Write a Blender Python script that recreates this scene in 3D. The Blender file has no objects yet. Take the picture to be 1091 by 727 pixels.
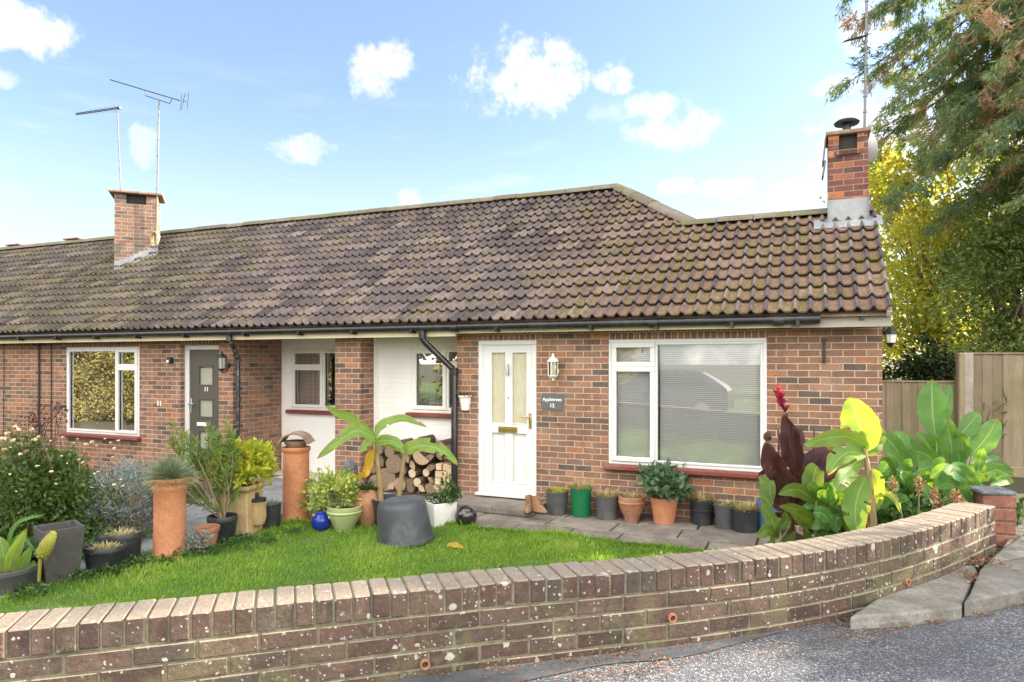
import bpy, bmesh, math, random
import numpy as np
from mathutils import Vector, Matrix
R = random.Random(7)
NR = np.random.default_rng(11)
sc = bpy.context.scene
COL = sc.collection
PI = math.pi

# ------------------------------------------------------------------ camera model of the photograph (1091 x 727)
FPX, CXP, HOR = 737.0, 545.5, 385.0
PHI = math.radians(23.24)
CAM = Vector((0.0, -8.28, 1.90))
FW = Vector((-math.sin(PHI), math.cos(PHI), 0)); RT = Vector((math.cos(PHI), math.sin(PHI), 0))
def at_d(px, py, d):                       # point at depth d
    return CAM + FW*d + RT*((px-CXP)/FPX*d) + Vector((0, 0, (HOR-py)/FPX*d))
def dirn(px, py):
    return FW + RT*((px-CXP)/FPX) + Vector((0, 0, (HOR-py)/FPX))
def at_y(px, py, y):
    v = dirn(px, py); t = (y-CAM.y)/v.y; return CAM + v*t
def at_z(px, py, z):
    v = dirn(px, py); t = (z-CAM.z)/v.z; return CAM + v*t
def X(px, y=0.0): return at_y(px, HOR, y).x
def Zy(px, py, y=0.0): return at_y(px, py, y).z
def depth(p): return (Vector(p)-CAM).dot(FW)
def ss(a, b, x):
    t = np.clip((x-a)/(b-a), 0, 1); return t*t*(3-2*t)

# ------------------------------------------------------------------ materials
class G:
    def __init__(s, name):
        s.m = bpy.data.materials.new(name); s.m.use_nodes = True
        s.nt = s.m.node_tree; s.nt.nodes.clear()
        s.out = s.nt.nodes.new('ShaderNodeOutputMaterial')
    def set(s, sock, v):
        if isinstance(v, bpy.types.NodeSocket): s.nt.links.new(v, sock)
        elif isinstance(v, (tuple, list)) and len(v) == 3 and sock.type == 'RGBA': sock.default_value = (*v, 1)
        else: sock.default_value = v
    def n(s, t, inp=None, **props):
        nd = s.nt.nodes.new('ShaderNode'+t)
        for k, v in props.items(): setattr(nd, k, v)
        for k, v in (inp or {}).items(): s.set(nd.inputs[k], v)
        return nd
    def noise(s, vec, scale, detail=4, rough=.6, dist=0):
        return s.n('TexNoise', {'Vector': vec, 'Scale': scale, 'Detail': detail, 'Roughness': rough, 'Distortion': dist}).outputs['Fac']
    def ramp(s, fac, stops, interp='LINEAR'):
        nd = s.n('ValToRGB', {'Fac': fac}); cr = nd.color_ramp; cr.interpolation = interp
        while len(cr.elements) < len(stops): cr.elements.new(.5)
        for e, (p, c) in zip(cr.elements, stops):
            e.position = p; e.color = (*c, 1) if isinstance(c, tuple) else (c, c, c, 1)
        return nd.outputs['Color']
    def mix(s, f, a, b, blend='MIX'):
        nd = s.n('Mix', data_type='RGBA', blend_type=blend)
        s.set(nd.inputs[0], f); s.set(nd.inputs[6], a); s.set(nd.inputs[7], b); return nd.outputs[2]
    def math(s, op, a, b=0.0, c=0.0, clamp=False):
        nd = s.n('Math', operation=op, use_clamp=clamp)
        s.set(nd.inputs[0], a); s.set(nd.inputs[1], b); s.set(nd.inputs[2], c); return nd.outputs[0]
    def step(s, v, a, b):
        return s.n('MapRange', {'Value': v, 'From Min': a, 'From Max': b}, interpolation_type='SMOOTHSTEP').outputs[0]
    def attr(s, name): return s.n('Attribute', attribute_name=name).outputs['Fac']
    def obj(s): return s.n('TexCoord').outputs['Object']
    def uv(s): return s.n('TexCoord').outputs['UV']
    def bump(s, h, strength=.4, dist=.01):
        return s.n('Bump', {'Height': h, 'Strength': strength, 'Distance': dist}).outputs[0]
    def bsdf(s, col, rough=.8, normal=None, **kw):
        inp = {'Base Color': col, 'Roughness': rough}
        if normal is not None: inp['Normal'] = normal
        for k, v in kw.items(): inp[k.replace('_', ' ')] = v
        b = s.n('BsdfPrincipled', inp); s.nt.links.new(b.outputs[0], s.out.inputs[0]); return s.m

def m_plain(name, col, rough=.5, var=.12, scale=9, bump=.1, metal=0.0, spec=.5, dirt=None):
    g = G(name); o = g.obj()
    f = g.noise(o, scale, 5)
    c = g.mix(f, tuple(x*(1-var*1.6) for x in col), tuple(min(1, x*(1+var)) for x in col))
    if dirt:
        d = g.step(g.noise(o, scale*.35, 6, .7), .48, .7)
        c = g.mix(g.math('MULTIPLY', d, dirt[1]), c, dirt[0])
    nb = g.bump(g.noise(o, scale*8, 4), bump, .004)
    return g.bsdf(c, g.math('MULTIPLY_ADD', f, .2, rough-.1), nb, Metallic=metal, Specular_IOR_Level=spec)

def m_brick(name, palette, mortar, bw=.225, bh=.075, ms=.0058, soot=0.0, paint=None):
    g = G(name); uv = g.uv(); o = g.obj()
    wob = g.n('VectorMath', {0: g.n('TexNoise', {'Vector': uv, 'Scale': 9.0, 'Detail': 3.0}).outputs['Color'], 1: (.5, .5, .5)}, operation='SUBTRACT').outputs[0]
    wob = g.n('VectorMath', {0: wob, 'Scale': .009}, operation='SCALE').outputs[0]
    v = g.n('VectorMath', {0: uv, 1: wob}, operation='ADD').outputs[0]
    b = g.n('TexBrick', {'Vector': v, 'Color1': (0, 0, 0), 'Color2': (1, 1, 1), 'Mortar': (.5, .5, .5), 'Scale': 1.0, 'Mortar Size': ms,
                         'Mortar Smooth': .25, 'Bias': 0.0, 'Brick Width': bw, 'Row Height': bh}, offset=.5)
    fac = b.outputs['Fac']
    n1 = g.noise(uv, 55, 5, .7); n2 = g.noise(uv, 5, 4); n3 = g.noise(uv, .9, 4)
    bc = g.ramp(b.outputs['Color'], palette)
    bc = g.mix(.7, bc, g.ramp(n1, [(.25, .2), (.5, .5), (.8, .85)]), 'OVERLAY')
    bc = g.mix(.4, bc, g.ramp(n2, [(.3, .3), (.7, .7)]), 'OVERLAY')
    mc = g.mix(.6, mortar, g.ramp(n1, [(.3, .3), (.7, .7)]), 'OVERLAY')
    if paint:
        bc = g.mix(.03, paint, bc); mc = g.mix(.13, paint, tuple(x*.4 for x in paint))
        st = g.step(g.noise(uv, 3, 6, .75), .55, .75); bc = g.mix(g.math('MULTIPLY', st, .16), bc, (.5, .45, .3))
    c = g.mix(fac, bc, mc)
    c = g.mix(.5, c, g.ramp(n3, [(.3, .33), (.7, .66)]), 'OVERLAY')
    if not paint: c = g.mix(g.math('MULTIPLY', g.step(g.noise(uv, 1.7, 7, .75), .54, .72), .30), c, (.42, .36, .29)); c = g.mix(g.math('MULTIPLY', g.step(g.noise(g.n('VectorMath', {0: uv, 1: (2.2, .7, 1)}, operation='MULTIPLY').outputs[0], 2.6, 6, .7), .52, .7), .38), c, (.11, .085, .07))
    if soot:
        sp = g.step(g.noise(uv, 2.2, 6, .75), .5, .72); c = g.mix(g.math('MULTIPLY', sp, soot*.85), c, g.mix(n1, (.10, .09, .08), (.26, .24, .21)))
    h = g.math('ADD', g.math('MULTIPLY', g.math('SUBTRACT', 1.0, fac), 1.0), g.math('MULTIPLY', n1, .35))
    return g.bsdf(c, .88, g.bump(h, .7 if not paint else .55, .007), Specular_IOR_Level=.25)

def m_wallbrick():
    g = G('garden_wall_brick'); o = g.obj(); r = g.attr('rnd')
    c = g.ramp(r, [(0, (.072, .048, .044)), (.25, (.125, .076, .064)), (.5, (.10, .074, .060)), (.75, (.155, .10, .080)), (1, (.088, .076, .062))])
    n1 = g.noise(o, 60, 6, .7); n2 = g.noise(o, 9, 6, .7); n3 = g.noise(o, 2.2, 4)
    c = g.mix(.6, c, g.ramp(n1, [(.25, .25), (.75, .8)]), 'OVERLAY')
    z = g.n('SeparateXYZ', {0: o}).outputs[2]
    gr = g.step(g.noise(o, 5.5, 7, .75), .40, .62); c = g.mix(g.math('MULTIPLY', gr, .55), c, (.045, .038, .030))
    low = g.math('SUBTRACT', 1.15, g.math('MULTIPLY', z, 1.0))
    mo = g.math('MULTIPLY', g.step(g.math('ADD', n2, g.math('MULTIPLY', g.math('SUBTRACT', n3, .5), .9)), .47, .68), g.step(low, .2, .5))
    c = g.mix(g.math('MULTIPLY', mo, .7), c, g.mix(n1, (.075, .075, .035), (.21, .195, .105)))
    def spots(sc_, thr, keep):
        vo = g.n('TexVoronoi', {'Vector': g.n('VectorMath', {0: o, 1: g.n('VectorMath', {0: g.n('TexNoise', {'Vector': o, 'Scale': 40.0}).outputs['Color'], 'Scale': .022}, operation='SCALE').outputs[0]}, operation='ADD').outputs[0], 'Scale': sc_, 'Randomness': 1.0})
        s1 = g.n('SeparateColor', {0: vo.outputs['Color']})
        rad = g.math('MULTIPLY_ADD', s1.outputs[1], thr*.8, thr*.35)
        return g.math('MULTIPLY', g.math('LESS_THAN', vo.outputs['Distance'], rad), g.math('GREATER_THAN', s1.outputs[0], keep))
    li = g.math('MAXIMUM', g.math('MAXIMUM', spots(11, .19, .72), spots(26, .26, .70)), spots(60, .30, .70))
    li = g.math('MULTIPLY', li, g.step(g.noise(o, 3.0, 4), .36, .46))
    cr = g.math('MULTIPLY', g.step(g.noise(o, 21, 8, .8), .575, .65), g.step(g.noise(o, 2.4, 3), .42, .55)); c = g.mix(g.math('MULTIPLY', cr, .6), c, g.mix(n1, (.26, .26, .22), (.48, .47, .41)))
    c = g.mix(g.math('MULTIPLY', li, g.math('MULTIPLY_ADD', n2, .7, .4, True)), c, g.mix(n1, (.34, .34, .31), (.66, .65, .60)))
    li2 = g.step(g.noise(o, 28, 8, .75), .60, .68)
    nz = g.n('SeparateXYZ', {0: g.n('NewGeometry').outputs['Normal']}).outputs[2]
    top = g.math('GREATER_THAN', nz, .7)
    c = g.mix(g.math('MULTIPLY', top, g.math('MULTIPLY_ADD', li2, .35, .42)), c, g.mix(n1, (.34, .29, .22), (.58, .51, .41)))
    return g.bsdf(c, .92, g.bump(g.math('ADD', n1, n2), .8, .008), Specular_IOR_Level=.2)

def m_roof():
    g = G('roof_tile'); o = g.obj(); r = g.attr('rnd'); pan = g.attr('pan')
    c = g.ramp(r, [(0, (.07, .059, .061)), (.3, (.13, .105, .104)), (.6, (.105, .087, .088)), (.85, (.165, .135, .128)), (1, (.22, .177, .162))])
    n0 = g.noise(o, .55, 3, .5); n1 = g.noise(o, 26, 6, .75); n2 = g.noise(o, 1.6, 5, .7); n3 = g.noise(o, 7, 5, .7)
    sx = g.n('SeparateXYZ', {0: o}); x = sx.outputs[0]
    # whole patches of older darker and paler tiles
    dk = g.step(n0, .52, .6); c = g.mix(g.math('MULTIPLY', dk, .42), c, (.075, .06, .062))
    c = g.mix(.8, c, g.ramp(n1, [(.25, .25), (.75, .78)]), 'OVERLAY')
    right = g.step(x, -5.2, -1.6); left = g.step(x, -8.8, -11.0)
    pp = g.step(g.math('ADD', n2, g.math('MULTIPLY', r, .12)), .52, .66)
    c = g.mix(g.math('MULTIPLY', pp, .5), c, (.27, .20, .165))
    # needles lying in the pans at the right end
    nee = g.math('MULTIPLY', g.math('MULTIPLY', g.step(g.math('ADD', n3, g.math('MULTIPLY', right, .22)), .53, .64), g.step(pan, .45, .8)), g.step(x, -5.2, -1.4))
    nee = g.math('MULTIPLY', nee, g.step(g.noise(o, 60, 4, .7), .40, .52)); c = g.mix(g.math('MULTIPLY', nee, .9), c, g.mix(n1, (.14, .075, .04), (.36, .215, .12)))
    mz = g.math('ADD', g.math('MULTIPLY', n3, .55), g.math('MULTIPLY', n2, .55))
    mz = g.math('ADD', mz, g.math('MULTIPLY', g.math('ADD', g.math('MULTIPLY', right, .35), left), .115))
    mo = g.math('MULTIPLY', g.math('MULTIPLY', g.step(mz, .588, .635), g.step(g.noise(o, 17, 5, .7), .40, .58)), g.step(g.math('ADD', pan, g.math('MULTIPLY', n1, .6)), .45, .95))
    c = g.mix(g.math('MULTIPLY', mo, .85), c, g.mix(n1, (.075, .085, .014), (.24, .25, .055)))
    wl = g.step(g.noise(o, 34, 3, .5), .70, .73); c = g.mix(g.math('MULTIPLY', wl, .5), c, (.45, .44, .4))
    return g.bsdf(c, .9, g.bump(g.math('ADD', n1, g.math('MULTIPLY', mo, 1.5)), .7, .01), Specular_IOR_Level=.3)

def m_ridge():
    g = G('ridge_tile'); o = g.obj(); r = g.attr('rnd'); n1 = g.noise(o, 24, 6, .75); n2 = g.noise(o, 3, 5, .7)
    c = g.ramp(r, [(0, (.13, .108, .092)), (1, (.21, .175, .145))])
    c = g.mix(.6, c, g.ramp(n1, [(.25, .25), (.75, .78)]), 'OVERLAY')
    c = g.mix(g.math('MULTIPLY', g.step(n2, .42, .58), .8), c, g.mix(n1, (.07, .075, .02), (.19, .185, .07)))
    return g.bsdf(c, .92, g.bump(n1, .7, .01))

def m_leaf(name, stops, trans=.35, rough=.5, scale=None):
    g = G(name); r = g.attr('rnd'); c = g.ramp(r, stops)
    if scale:
        n = g.noise(g.obj(), scale, 4); c = g.mix(.5, c, g.ramp(n, [(.25, .3), (.75, .75)]), 'OVERLAY')
    b = g.n('BsdfPrincipled', {'Base Color': c, 'Roughness': rough, 'Specular IOR Level': .3})
    t = g.n('BsdfTranslucent', {'Color': g.n('VectorMath', {0: c, 1: (1.7, 1.55, .75)}, operation='MULTIPLY').outputs[0]})
    mx = g.n('MixShader', {0: trans, 1: b.outputs[0], 2: t.outputs[0]})
    g.nt.links.new(mx.outputs[0], g.out.inputs[0]); return g.m

def m_bigleaf(name, base, rib, edge, stripe=None, trans=.4, dry=0.0):
    # attr "v": 0 at the midrib, 1 at the margin; attr "u": along the leaf
    g = G(name); v = g.attr('v'); u = g.attr('u'); r = g.attr('rnd'); o = g.obj()
    c = g.mix(g.math('MULTIPLY', r, .6), base, edge)
    vein = g.n('TexWave', {'Vector': g.n('CombineXYZ', {0: g.math('ADD', g.math('MULTIPLY', u, 1.0), g.math('MULTIPLY', v, -.22)), 1: 0.0, 2: 0.0}).outputs[0], 'Scale': 9.0 if stripe else 24.0, 'Distortion': .8, 'Detail': 3.0})
    c = g.mix(g.math('MULTIPLY', vein.outputs['Fac'], .35 if not stripe else .75), c, stripe or tuple(min(1, x*1.5) for x in base))
    n = g.noise(o, 6, 4); c = g.mix(.45, c, g.ramp(n, [(.3, .3), (.7, .72)]), 'OVERLAY')
    c = g.mix(g.math('MULTIPLY', g.step(v, .085, .02), .8), c, rib)
    c = g.mix(g.math('MULTIPLY', g.step(g.math('ADD', u, g.math('MULTIPLY', g.math('SUBTRACT', n, .5), .35)), .93, 1.0), .85), c, (.24, .14, .05))
    c = g.mix(g.math('MULTIPLY', g.step(g.math('ADD', v, g.math('MULTIPLY', g.math('SUBTRACT', g.noise(o, 14, 5), .5), .5)), 1.0, 1.12), .7), c, (.26, .18, .06))
    c = g.mix(g.math('MULTIPLY', g.step(g.noise(o, 3.2, 4), .52, .68), .35), c, tuple(min(1, x*1.9+.03) for x in base))
    if dry: c = g.mix(g.math('MULTIPLY', g.step(g.math('ADD', v, g.math('MULTIPLY', n, .6)), 1.0, 1.3), dry), c, (.35, .22, .05))
    nb = g.bump(g.math('ADD', vein.outputs['Fac'], n), .4, .006)
    b = g.n('BsdfPrincipled', {'Base Color': c, 'Roughness': .46, 'Specular IOR Level': .38, 'Normal': nb})
    t = g.n('BsdfTranslucent', {'Color': g.n('VectorMath', {0: c, 1: (3.4, 2.5, .7)}, operation='MULTIPLY').outputs[0]})
    mx = g.n('MixShader', {0: trans, 1: b.outputs[0], 2: t.outputs[0]})
    g.nt.links.new(mx.outputs[0], g.out.inputs[0]); return g.m

def m_glass(name, refl=.34, tint=(1, 1, 1), rough=.0):
    g = G(name)
    fr = g.n('Fresnel', {'IOR': 1.5}).outputs[0]
    gl = g.n('BsdfGlossy', {'Color': (1, 1, 1), 'Roughness': rough}); tr = g.n('BsdfTransparent', {'Color': tint})
    mx = g.n('MixShader', {0: g.math('ADD', fr, refl, clamp=True), 1: tr.outputs[0], 2: gl.outputs[0]})
    g.nt.links.new(mx.outputs[0], g.out.inputs[0]); return g.m

def m_obscure():
    g = G('obscured_glass'); o = g.obj()
    wv = g.n('VectorMath', {0: o, 1: (60, 1, 9)}, operation='MULTIPLY').outputs[0]
    n = g.noise(wv, 1.0, 3)
    b = g.n('BsdfPrincipled', {'Base Color': g.mix(n, (.37, .33, .22), (.66, .63, .50)), 'Roughness': .18, 'Normal': g.bump(n, .6, .01), 'Specular IOR Level': .8})
    g.nt.links.new(b.outputs[0], g.out.inputs[0]); return g.m

def m_wood(name, a, b, scale=(3, 3, .4), rough=.85, streak=.6, green=None):
    g = G(name); o = g.obj(); r = g.attr('rnd')
    v = g.n('VectorMath', {0: o, 1: tuple(x*12 for x in scale)}, operation='MULTIPLY').outputs[0]
    n = g.noise(v, 1, 6, .7); n2 = g.noise(o, 1.3, 4)
    c = g.mix(n, a, b); c = g.mix(.45, c, g.ramp(r, [(0, .25), (1, .72)]), 'OVERLAY')
    c = g.mix(.4, c, g.ramp(n2, [(.3, .3), (.7, .7)]), 'OVERLAY')
    if green: c = g.mix(g.math('MULTIPLY', g.step(n2, .45, .62), .6), c, green)
    return g.bsdf(c, rough, g.bump(n, .6, .006))

def m_logend():
    g = G('log_end_grain'); uv = g.uv(); r = g.attr('rnd')
    d = g.n('VectorMath', {0: uv}, operation='LENGTH').outputs['Value']
    n = g.noise(uv, 20, 5, .7)
    ring = g.math('SINE', g.math('ADD', g.math('MULTIPLY', d, 300.0), g.math('MULTIPLY', n, 6.0)))
    c = g.ramp(r, [(0, (.11, .08, .06)), (.35, (.21, .15, .105)), (.6, (.36, .25, .16)), (1, (.66, .52, .34))])
    c = g.mix(g.math('MULTIPLY_ADD', ring, .09, .09), c, (.14, .08, .04)); c = g.mix(.5, c, g.ramp(n, [(.3, .25), (.7, .75)]), 'OVERLAY')
    return g.bsdf(c, .9, g.bump(n, .5, .006))

def m_asphalt():
    g = G('asphalt_chippings'); o = g.obj()
    v = g.n('TexVoronoi', {'Vector': o, 'Scale': 150.0}); s = g.n('SeparateColor', {0: v.outputs['Color']})
    c = g.ramp(s.outputs[0], [(0, (.042, .046, .058)), (.45, (.08, .086, .105)), (.75, (.13, .137, .155)), (.92, (.25, .25, .26)), (1, (.46, .45, .44))])
    n = g.noise(o, 1.6, 6, .7); c = g.mix(.8, c, g.ramp(n, [(.3, .33), (.7, .68)]), 'OVERLAY'); c = g.mix(g.math('MULTIPLY', g.step(g.noise(o, .8, 5), .55, .62), .4), c, (.05, .052, .06)); c = g.mix(g.math('MULTIPLY', g.step(g.noise(o, 6, 7, .8), .60, .68), .35), c, (.17, .12, .085))
    return g.bsdf(c, .85, g.bump(g.math('SUBTRACT', 1.0, v.outputs['Distance']), .8, .006))

def m_mottle(name, stops, scale, rough=.9, bump=.6, lichen=None, fine=60, bd=.008):
    g = G(name); o = g.obj(); r = g.attr('rnd')
    n = g.noise(o, scale, 7, .7); f = g.noise(o, fine, 5, .7)
    c = g.ramp(g.math('ADD', n, g.math('MULTIPLY', g.math('SUBTRACT', r, .5), .18)), stops)
    c = g.mix(.5, c, g.ramp(f, [(.25, .25), (.75, .78)]), 'OVERLAY')
    if lichen: c = g.mix(g.math('MULTIPLY', g.step(g.noise(o, scale*3.1, 6, .75), .56, .66), lichen[1]), c, lichen[0])
    return g.bsdf(c, rough, g.bump(g.math('ADD', f, n), bump, bd))

M = {}
RED = [(0, (.10, .082, .074)), (.07, (.135, .092, .074)), (.16, (.20, .115, .082)), (.38, (.265, .138, .094)), (.58, (.225, .125, .088)), (.78, (.305, .175, .122)), (.93, (.36, .16, .084)), (1, (.215, .145, .108))]
M['brick'] = m_brick('red_multi_brick', RED, (.50, .41, .315))
M['lintel'] = m_brick('soldier_brick', RED[2:], (.58, .49, .375), .075, .225)
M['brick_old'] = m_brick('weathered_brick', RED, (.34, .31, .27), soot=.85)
ORG = [(0, (.085, .04, .036)), (.3, (.15, .06, .048)), (.55, (.19, .07, .05)), (.7, (.40, .14, .055)), (.8, (.17, .065, .05)), (1, (.48, .19, .07))]
M['brick_chimney'] = m_brick('sooty_chimney_brick', [(a, tuple(x*.82+.02 for x in b)) for a, b in RED], (.36, .33, .28), soot=1.0)
M['brick_orange'] = m_brick('orange_chimney_brick', ORG, (.28, .21, .175), soot=.25)
M['brick_white'] = m_brick('white_painted_brick', RED, (.7, .68, .6), paint=(.90, .895, .87))
M['render'] = m_plain('white_painted_render', (.90, .895, .875), .8, .02, 3, .15)
M['wallbrick'] = m_wallbrick()
M['wallmortar'] = m_mottle('mossy_mortar', [(.3, (.085, .078, .048)), (.5, (.15, .138, .088)), (.7, (.24, .22, .15))], 9)
M['roof'] = m_roof(); M['ridge'] = m_ridge()
M['upvc'] = m_plain('white_upvc', (.70, .705, .70), .32, .015, 4, .02)
M['upvc_old'] = m_plain('cream_upvc', (.86, .85, .80), .4, .03, 4, .03)
M['cream'] = m_plain('cream_paint', (.74, .66, .46), .55, .08, 3, .06, dirt=((.38, .32, .2), .35))
M['greywood'] = m_wood('weathered_grey_board', (.26, .23, .19), (.46, .43, .38), (.4, 3, 6))
M['black'] = m_plain('black_gutter_plastic', (.018, .018, .02), .3, .2, 12, .03, dirt=((.12, .12, .11), .25))
M['blackflaky'] = m_plain('flaking_black_paint', (.016, .016, .018), .3, .2, 40, .1, dirt=((.7, .69, .66), .22))
M['potblack'] = m_plain('black_pot_plastic', (.028, .032, .04), .42, .2, 14, .06, dirt=((.12, .11, .10), .4))
M['potgrey'] = m_plain('grey_pot_plastic', (.085, .088, .095), .5, .15, 14, .08, dirt=((.2, .19, .17), .5))
M['planterdark'] = m_plain('dark_textured_planter', (.07, .066, .064), .75, .25, 30, .5, dirt=((.16, .15, .14), .4))
M['potgreen'] = m_plain('green_pot_plastic', (.01, .16, .06), .35, .12, 12, .04)
M['tub'] = m_plain('grey_rubber_tub', (.055, .062, .075), .42, .12, 6, .08, dirt=((.22, .23, .24), .4))
M['lime'] = m_plain('pale_green_glaze', (.38, .44, .20), .3, .12, 16, .05, dirt=((.5, .5, .38), .4))
M['blue'] = m_plain('cobalt_blue_glaze', (.012, .03, .30), .08, .2, 9, .02)
M['bluepot'] = m_plain('faded_blue_pot', (.08, .16, .32), .4, .15, 9, .05)
M['ballblack'] = m_plain('polished_dark_ball', (.025, .02, .02), .07, .2, 9, .02, spec=.8)
M['terra'] = m_mottle('terracotta', [(.3, (.40, .155, .075)), (.5, (.50, .205, .10)), (.7, (.55, .25, .135))], 5, .75, .25, ((.55, .42, .32), .3))
M['terraold'] = m_mottle('weathered_terracotta', [(.3, (.26, .11, .06)), (.5, (.36, .16, .085)), (.7, (.44, .23, .14))], 7, .8, .35, ((.5, .42, .34), .45))
M['tan'] = m_mottle('tan_salt_glaze', [(.3, (.36, .24, .12)), (.5, (.46, .32, .17)), (.7, (.52, .39, .23))], 6, .55, .3, ((.55, .46, .32), .3))
M['hood'] = m_mottle('old_brown_clay', [(.3, (.16, .10, .07)), (.5, (.26, .17, .12)), (.7, (.34, .25, .19))], 8, .8, .5)
M['stone'] = m_mottle('grey_lichened_stone', [(.3, (.055, .06, .07)), (.5, (.10, .108, .125)), (.7, (.22, .225, .235))], 18, .85, .6)
M['whiteplanter'] = m_plain('chalky_white_planter', (.80, .80, .78), .6, .06, 5, .2, dirt=((.42, .42, .38), .35))
M['soil'] = m_mottle('dark_soil', [(.3, (.03, .022, .016)), (.5, (.06, .042, .03)), (.7, (.10, .075, .05))], 14, .95, .9, bd=.02)
M['slab'] = m_mottle('paving_slab', [(.25, (.10, .085, .072)), (.5, (.19, .165, .14)), (.75, (.30, .265, .225))], 3.2, .85, .5, ((.07, .06, .045), .7))
M['greyslab'] = m_mottle('grey_path_slab', [(.25, (.13, .135, .14)), (.5, (.21, .215, .22)), (.75, (.29, .29, .29))], 3, .85, .5, ((.12, .12, .09), .4))
M['concrete'] = m_mottle('lichened_concrete', [(.25, (.09, .085, .072)), (.5, (.19, .18, .16)), (.75, (.34, .33, .30))], 5, .9, .8, ((.12, .105, .06), .55), 45)
M['tar'] = m_mottle('smooth_tar_strip', [(.25, (.05, .055, .06)), (.5, (.08, .085, .095)), (.75, (.12, .125, .13))], 4, .7, .3, ((.16, .10, .06), .4))
M['asphalt'] = m_asphalt()
M['earth'] = m_mottle('garden_earth', [(.25, (.045, .04, .02)), (.5, (.07, .065, .035)), (.75, (.11, .09, .055))], 3, .95, .9, ((.06, .09, .025), .6), bd=.02)
M['turf'] = m_mottle('turf_base', [(.3, (.06, .12, .02)), (.5, (.09, .17, .03)), (.7, (.12, .20, .04))], 3, .95, .8, bd=.02)
M['verge'] = m_mottle('verge_turf', [(.3, (.05, .10, .02)), (.5, (.09, .16, .03)), (.7, (.15, .2, .05))], .8, .95, .8, bd=.02)
M['lead'] = m_plain('dull_lead', (.30, .31, .33), .5, .2, 8, .4, metal=.2, dirt=((.46, .47, .49), .6))
M['pier'] = m_mottle('red_pier_brick', [(.3, (.17, .07, .05)), (.5, (.26, .11, .08)), (.7, (.33, .17, .13))], 9, .9, .6, ((.32, .28, .22), .3))
M['mast'] = m_plain('weathered_mast', (.20, .20, .205), .55, .2, 12, .05)
M['metal'] = m_plain('galvanised_metal', (.42, .42, .43), .4, .12, 20, .05, metal=.7)
M['darkmetal'] = m_plain('dark_metal', (.05, .05, .055), .45, .2, 20, .1, metal=.5)
M['brass'] = m_plain('brass', (.60, .45, .16), .25, .12, 20, .03, metal=.9)
M['redtile'] = m_plain('dark_red_quarry_tile', (.20, .045, .04), .5, .18, 7, .1, dirt=((.3, .16, .14), .4))
M['slate'] = m_plain('grey_slate_sign', (.11, .115, .12), .5, .12, 20, .15)
M['letter'] = m_plain('white_lettering', (.85, .85, .85), .5, .02, 5, .0)
M['greydoor'] = m_plain('grey_brown_door', (.085, .078, .066), .38, .05, 3, .03)
M['whitemetal'] = m_plain('white_painted_metal', (.80, .80, .76), .35, .05, 6, .05)
M['glass'] = m_glass('window_glass', .36); M['glassB'] = m_glass('bright_window_glass', .19); M['lampglass'] = m_glass('lantern_glass', .12, (.95, .92, .85)); M['glassL'] = m_glass('mirror_like_glass', .62)
M['obscure'] = m_obscure()
M['frost'] = m_plain('frosted_pane', (.34, .35, .30), .25, .1, 3, .05)
M['plaster'] = m_plain('interior_plaster', (.62, .57, .48), .9, .05, 3, .05)
M['carpet'] = m_plain('interior_floor', (.14, .11, .09), .9, .1, 8, .05)
M['blind'] = m_plain('white_blind_slat', (.92, .92, .90), .5, .02, 4, .02)
M['curtain'] = m_plain('grey_curtain', (.50, .50, .49), .9, .06, 6, .05)
M['fence'] = m_wood('weathered_fence_board', (.16, .125, .08), (.38, .31, .215), (2, 2, .25), green=(.17, .16, .07))
M['post'] = m_mottle('concrete_post', [(.25, (.25, .22, .18)), (.5, (.38, .34, .29)), (.75, (.48, .44, .38))], 7, .9, .5)
M['bark'] = m_wood('bark', (.035, .025, .018), (.17, .115, .075), (3, 3, .7), .95)
M['logbark'] = m_wood('log_bark', (.05, .035, .025), (.20, .14, .10), (3, .5, 3), .95)
M['twig'] = m_wood('pale_twig', (.16, .11, .07), (.34, .26, .18), (3, 3, .7), .9)
M['logend'] = m_logend()
M['kindling'] = m_wood('pale_split_softwood', (.50, .36, .20), (.72, .58, .38), (4, .4, 4), .8)
M['leather'] = m_plain('tan_suede_boot', (.30, .17, .09), .85, .2, 25, .2)
M['sole'] = m_plain('dark_rubber_sole', (.03, .026, .022), .8, .2, 20, .1)
M['hole'] = m_plain('soot_and_hole_shade', (.035, .03, .026), .95, .2, 9, .1)  # near-black for flue soot; also paints the shade inside the weep pipes
M['carpaint'] = m_plain('dark_grey_car_paint', (.035, .037, .042), .18, .05, 4, .0, spec=.8)
M['carglass'] = m_plain('dark_car_glass', (.01, .011, .012), .05, .05, 4, .0, spec=.8)
M['tyre'] = m_plain('tyre_rubber', (.015, .015, .015), .8, .1, 20, .1)
M['grass'] = m_leaf('grass_blade', [(0, (.10, .20, .022)), (.45, (.20, .36, .045)), (.8, (.28, .45, .07)), (.95, (.40, .48, .14)), (1, (.46, .42, .2))], .4, .6)
M['l_rose'] = m_leaf('rose_leaf', [(0, (.04, .075, .02)), (.5, (.075, .13, .03)), (.85, (.13, .19, .05)), (1, (.21, .24, .08))], .3)
M['l_red'] = m_leaf('dark_red_leaf', [(0, (.045, .012, .018)), (1, (.10, .03, .035))], .3)
M['l_silver'] = m_leaf('silver_leaf', [(0, (.16, .19, .185)), (.6, (.28, .33, .32)), (1, (.42, .46, .45))], .15, .8)
M['l_fescue'] = m_leaf('fescue_blade', [(0, (.17, .22, .15)), (.6, (.26, .31, .20)), (.8, (.36, .27, .14)), (1, (.45, .34, .18))], .2, .7)
M['l_olean'] = m_leaf('narrow_green_leaf', [(0, (.09, .15, .035)), (.5, (.17, .25, .07)), (1, (.30, .37, .12))], .3)
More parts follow.
